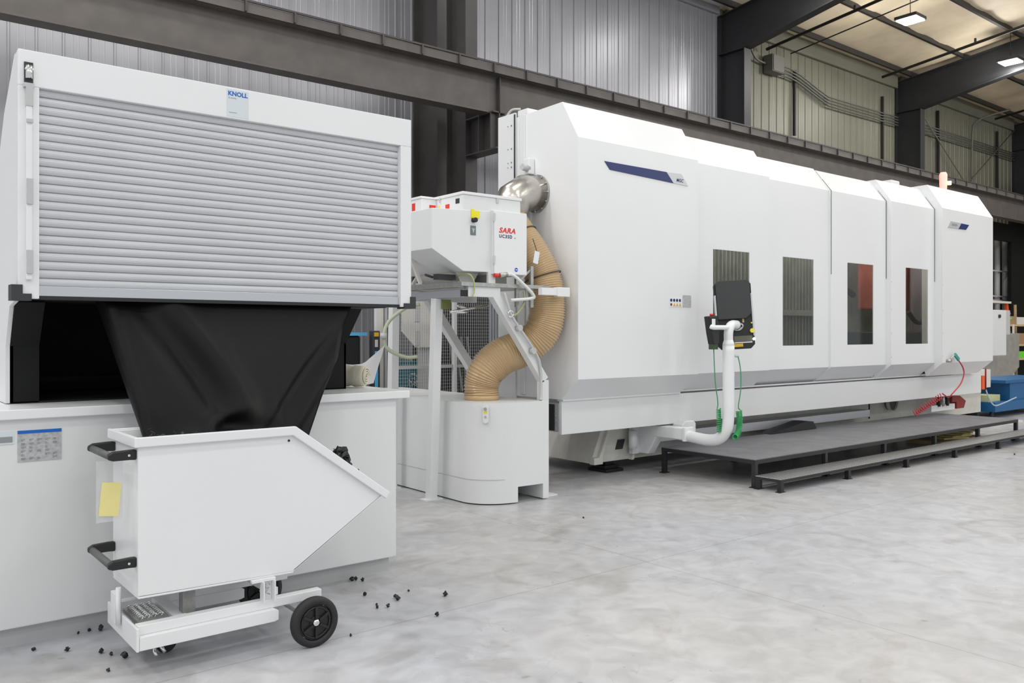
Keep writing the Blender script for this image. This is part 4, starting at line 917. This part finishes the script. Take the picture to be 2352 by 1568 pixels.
# ================================================================ platform and step
pt = empty('operator_platform', (10.75, 5.9, 0), 'long low grey deck on black legs in front of the machine', 'platform')
PX0, PX1, PY0, PY1, PZ = 7.44, 14.1, 5.27, 6.54, .295
MB().box(PX0, PX1, PY0, PY1, PZ-.008, PZ).build('deck', DECK, pt)
mb = MB(); mb.box(PX0, PX1, PY0, PY0+.04, PZ-.05, PZ-.009); mb.box(PX0, PX1, PY1-.04, PY1, PZ-.05, PZ-.009)
mb.box(PX0, PX0+.04, PY0+.04, PY1-.04, PZ-.05, PZ-.009); mb.box(PX1-.04, PX1, PY0+.04, PY1-.04, PZ-.05, PZ-.009)
x = 8.1
while x < 14: mb.box(x, x+.04, PY0+.04, PY1-.04, PZ-.048, PZ-.009); x += .665
mb.build('deck_frame', RAFT, pt)
for x in (PX0, 8.76, 10.08, 11.4, 12.72, PX1-.05):
    for y in (PY0, PY1-.05):
        l_ = MB().box(x, x+.05, y, y+.05, 0, PZ-.05).build('leg', RAFT, pt, .004); MB().box(x-.025, x+.075, y-.01, y+.06, 0, .008).build('foot_plate', RAFT, l_)
stp = empty('tread_step', (10.6, 5.1, 0), 'low step with aluminium tread plate and black legs along the platform front', 'step')
SX0, SX1, SY0, SY1, SZ = 7.42, 14.9, 4.95, 5.255, .135
MB().box(SX0, SX1, SY0, SY1, SZ-.006, SZ).build('tread', TREAD, stp)
mb = MB(); mb.box(SX0, SX1, SY0, SY0+.03, SZ-.035, SZ-.007); mb.box(SX0, SX1, SY1-.03, SY1, SZ-.035, SZ-.007); mb.box(SX0, SX0+.03, SY0+.03, SY1-.03, SZ-.035, SZ-.007); mb.box(SX1-.03, SX1, SY0+.03, SY1-.03, SZ-.035, SZ-.007); mb.build('step_frame', RAFT, stp)
for x in (SX0, 8.69, 10.0, 11.27, 12.6, 13.8, SX1-.05):
    for y in (SY0, SY1-.05):
        l_ = MB().box(x, x+.05, y, y+.05, 0, SZ-.035).build('leg', RAFT, stp, .003); MB().box(x-.025, x+.07, y-.005, y+.055, 0, .006).build('foot_plate', RAFT, l_)
bxs = empty('cardboard_sheets', (13.2, 5.9, 0), 'yellowish flattened packing under the right half of the platform', 'packaging')
MB().box(12.3, 13.6, 5.6, 6.1, 0, .05).build('pallet_board', TIMBER, bxs)
for k in range(5): 
    mb = MB(); mb.box(-.25, .25, -.12, .12, 0, .02); mb.build('folded_sheet', YEL, bxs, xf=Matrix.Translation((12.9+.15*k, 5.75, .05+.02*k)) @ Matrix.Rotation(.2*k-.3, 4, 'Z'))

# ================================================================ middle background behind the stand
gf = empty('mesh_guard_fence', (6.3, 9.0, 0), 'white wire mesh safety fence behind the extraction stand', 'fence')
FY = 8.95
mb = MB(); x = 5.36
while x < 7.25: mb.box(x-.001, x+.001, FY, FY+.003, .1, 2.2); x += .033
z = .12
while z < 2.2: mb.box(5.35, 7.25, FY+.003, FY+.005, z-.001, z+.001); z += .042
me_ = mb.build('wire_mesh', WHITE, gf); me_['kind'] = 'stuff'
for x in (5.35, 6.22, 7.03): MB().box(x-.02, x+.03, FY-.025, FY+.03, 0, 2.25).build('fence_post', WHITE, gf, .003)
for z in (.1, 1.18, 2.2): MB().box(5.35, 7.25, FY-.015, FY+.02, z-.02, z+.02).build('fence_rail', PGREY, gf)
sl_ = empty('slotted_cover', (5.95, 9.35, 0), 'cream plate with grey slots behind the mesh fence', 'panel')
MB().prism([(5.66, 2.2), (5.66, 1.62), (5.86, 1.42), (6.25, 1.42), (6.25, 2.2)], 'y', 9.3, 9.32).build('plate', WARM, sl_)
for x, z in ((5.85, 1.75), (5.85, 1.44), (6.13, 1.75), (6.13, 1.44)): MB().box(x, x+.07, 9.292, 9.30, z, z+.19).build('slot', PGREY, sl_)
MB().box(5.95, 6.15, 9.34, 9.4, 0, 1.5).build('support_post', PGREY, sl_)
tc_ = empty('tool_changer', (6.9, 9.8, 0), 'dark cabinet with slanting silver bars behind the mesh fence', 'cabinet')
MB().box(6.45, 7.35, 9.7, 10.2, 0, 2.3).build('cabinet_body', DARK, tc_)
for k in range(4): MB().bar((6.72+.10*k, 9.62, .8), (6.60+.10*k, 9.62, 1.55), .03, .02).build('silver_bar', ALU, tc_)
tb = empty('teal_bin', (5.9, 9.5, 0), 'small teal chip bin with shiny swarf behind the mesh fence', 'bin')
MB().prism([(5.74, 0), (6.0, 0), (6.0, 1.23), (5.86, 1.23)], 'y', 9.45, 9.7).build('bin_body', TEAL, tb)
mb = MB(); random.seed(9)
for k in range(40): c_ = V(random.uniform(5.83, 5.98), 9.42, random.uniform(.92, 1.08)); mb.bar(c_, c_+V(random.uniform(-.04, .04), -.02, random.uniform(-.04, .04)), .008, .005)
sh = mb.build('shiny_swarf', CHROME, tb); sh['kind'] = 'stuff'
for i, (x, w, m_, l_) in enumerate(((5.29, .10, WARM, 'cream square post just left of the mesh fence'), (5.41, .035, PGREY, 'slim grey profile post beside the mesh fence'))):
    tag(MB().box(x, x+w, 9.3, 9.36, 0, 2.6).build('guard_post', m_), l_, 'post')
bm = empty('blue_topped_machine', (4.8, 9.6, 0), 'black machine with light blue top edge behind the tank', 'machine')
MB().box(4.45, 5.10, 9.35, 9.9, 0, 1.57).build('machine_body', BLACK, bm, .03); MB().box(4.42, 5.18, 9.33, 9.9, 1.57, 1.61).build('blue_top', LBLUE, bm)
bp_ = empty('control_column', (5.23, 9.25, 0), 'dark column with light blue stripe and orange label behind the tank', 'column')
MB().box(5.185, 5.285, 9.2, 9.3, 0, 1.63).build('column_body', DARK, bp_, .01); MB().box(5.21, 5.25, 9.19, 9.20, .6, 1.38).build('blue_stripe', LBLUE, bp_); MB().box(5.20, 5.26, 9.19, 9.2, 1.56, 1.61).build('orange_label', ORBOX, bp_); MB().box(5.21, 5.245, 9.185, 9.2, 1.43, 1.52).build('switch', PGREY, bp_)
tag(MB().box(5.47, 5.50, 9.33, 9.37, 0, 1.70).build('black_rail', BLACK), 'narrow black perforated rail left of the mesh fence', 'rail')

# ================================================================ right background
cbn = empty('wall_cabinet', (19.6, 8.0, .9), 'pale grey cabinet door hanging beyond the right end of the machine', 'cabinet')
MB().box(19.2, 20.75, 8.0, 8.6, 1.10, 2.12).build('cabinet_body', WHITE, cbn, .01); MB().cyl((20.35, 7.97, 1.98), (20.35, 8.0, 1.98), .04, 10).build('lock', DARK, cbn); MB().box(20.75, 20.95, 8.0, 8.6, 1.57, 2.12).build('cabinet_side', PGREY, cbn)
gm = empty('grey_machine_base', (20.5, 8.7, 0), 'grey machine body behind the blue cart at the right edge', 'machine')
MB().prism([(19, .55), (19, 1.6), (23.4, 1.6), (23.4, .75), (23.0, .55)], 'y', 8.72, 9.2).build('machine_body', mat('dull_grey_casting', (.30, .29, .27), .5, noise=(5, .1)), gm, .01)
MB().box(19, 22.3, 8.7, 9.2, 0, .5).build('dark_pedestal', DARK, gm)
ct = empty('blue_cart', (18.5, 7.1, 0), 'blue steel cart at the right edge beyond the platform', 'cart')
MB().box(17.75, 20, 6.78, 7.5, .30, .64).build('cart_body', BLUE, ct, .004); MB().box(17.45, 20, 6.74, 7.55, .64, .70).build('cart_top', BLUE, ct, .004)
MB().box(16.98, 20, 6.74, 7.55, .12, .30).build('lower_shelf', BLUE, ct, .004)
for x in (17.1, 19.8):
    for y in (6.85, 7.45): MB().cyl((x, y-.02, .06), (x, y+.02, .06), .06, 16).build('wheel', RUB, ct)
tag(MB().box(16.86, 16.96, 7.0, 7.5, 0, .32).build('dark_box', DARK, None, .01), 'dark box between the machine end and the blue cart', 'box')
tag(MB().box(17.1, 17.6, 6.9, 7.3, .30, .42).build('paper_stack', mat('pale_green_paper', (.6, .62, .35), .8)), 'stack of pale green papers on the lower shelf of the blue cart', 'paper stack')
tag(MB().box(15.4, 16.8, 6.2, 6.55, 0, .03).build('pale_board', WARM), 'pale board lying on the floor in front of the blue cart', 'board')
shf = empty('storage_shelf', (25, 9.8, 0), 'wooden storage shelf with boxes at the right edge', 'shelf')
for z in (1.84, 1.30, .92): MB().box(24.2, 28.5, 9.4, 10.1, z-.05, z).build('shelf_board', TIMBER, shf)
for x in (24.75, 28.3): MB().box(x, x+.07, 9.37, 9.40, 0, 1.84).build('upright', WARM, shf)
def crate(x0, x1, z, h, m_, l_, y=9.45):
    o = empty('storage_box', ((x0+x1)/2, y+.25, z), l_, 'box'); MB().box(x0, x1, y, y+.5, z, z+h).build('box_body', m_, o); return o
o = crate(24.3, 25.15, 1.84, .22, CARD, 'brown cardboard box with green sticker on the top shelf'); MB().box(24.55, 24.85, 9.44, 9.45, 1.97, 2.02).build('green_sticker', LIME, o)
crate(25.2, 26.5, 1.84, .20, WARM, 'pale box right of the brown cardboard box on the top shelf'); crate(24.95, 26.5, 1.30, .3, CARD, 'brown cardboard box on the middle shelf')
crate(24.9, 26.0, .92, .18, LIME, 'bright green bin on the low shelf')
tag(MB().box(24.4, 24.75, 9.97, 10.09, 1.84, 2.22).build('blue_container', mat('blue_can', (.05, .2, .7), .4)), 'small blue container behind the boxes on the top shelf', 'container')
ldr = empty('step_ladder', (25.9, 10.3, 0), 'orange stepladder standing behind the storage shelf', 'ladder')
MB().bar((27.2, 10.3, 0), (26.7, 10.3, 2.50), .12, .06, up=(0, 1, 0)).build('side_rail', ORANGE, ldr); MB().bar((25.2, 10.3, 0), (25.5, 10.3, 2.5), .08, .06, up=(0, 1, 0)).build('side_rail', DRED, ldr)
MB().box(25.4, 26.8, 10.2, 10.5, 2.46, 2.52).build('top_cap', WARM, ldr)
for z in (.6, 1.1, 1.6, 2.15): MB().box(25.4, 26.9, 10.25, 10.35, z, z+.05).build('rung', ALU, ldr)
tag(MB().bar((27.7, 10.4, 0), (27.6, 10.4, 2.45), .07, .05).build('timber_pole', TIMBER), 'pale timber pole leaning beside the orange stepladder', 'pole')
dkc = empty('dark_partition', (30, 11.1, 0), 'tall black partition at the right edge behind the shelf', 'partition')
MB().box(28.9, 33, 11.0, 11.1, 0, 5.3).build('partition_sheet', LINER, dkc); MB().box(24.5, 28.9, 11.0, 11.1, 4.46, 5.0).build('dark_header', LINER, dkc)
pps = empty('wall_pipes', (29, 11.5, 0), 'upright silver pipes on the far wall right of the machine', 'pipe')
for x in (28.55, 29.1, 29.7): MB().cyl((x, 11.5, 0), (x, 11.5, 5.0), .09, 12).build('upright_pipe', PGREY, pps)
for z in (2.75, 2.62, 3.55, 2.2): MB().box(26.5, 30.0, 11.35, 11.4, z, z+.04).build('cross_pipe', PGREY, pps)
cr_ = empty('yellow_crane', (31, 9.9, 4.9), 'yellow crane end just visible at the right edge on the runway beam', 'crane')
MB().box(29.3, 33, 9.7, 10.3, 5.62, 5.85).build('end_truck', ORBOX, cr_); MB().box(30.2, 33, 9.8, 10.2, 5.85, 7.0).build('crane_body', ORBOX, cr_)
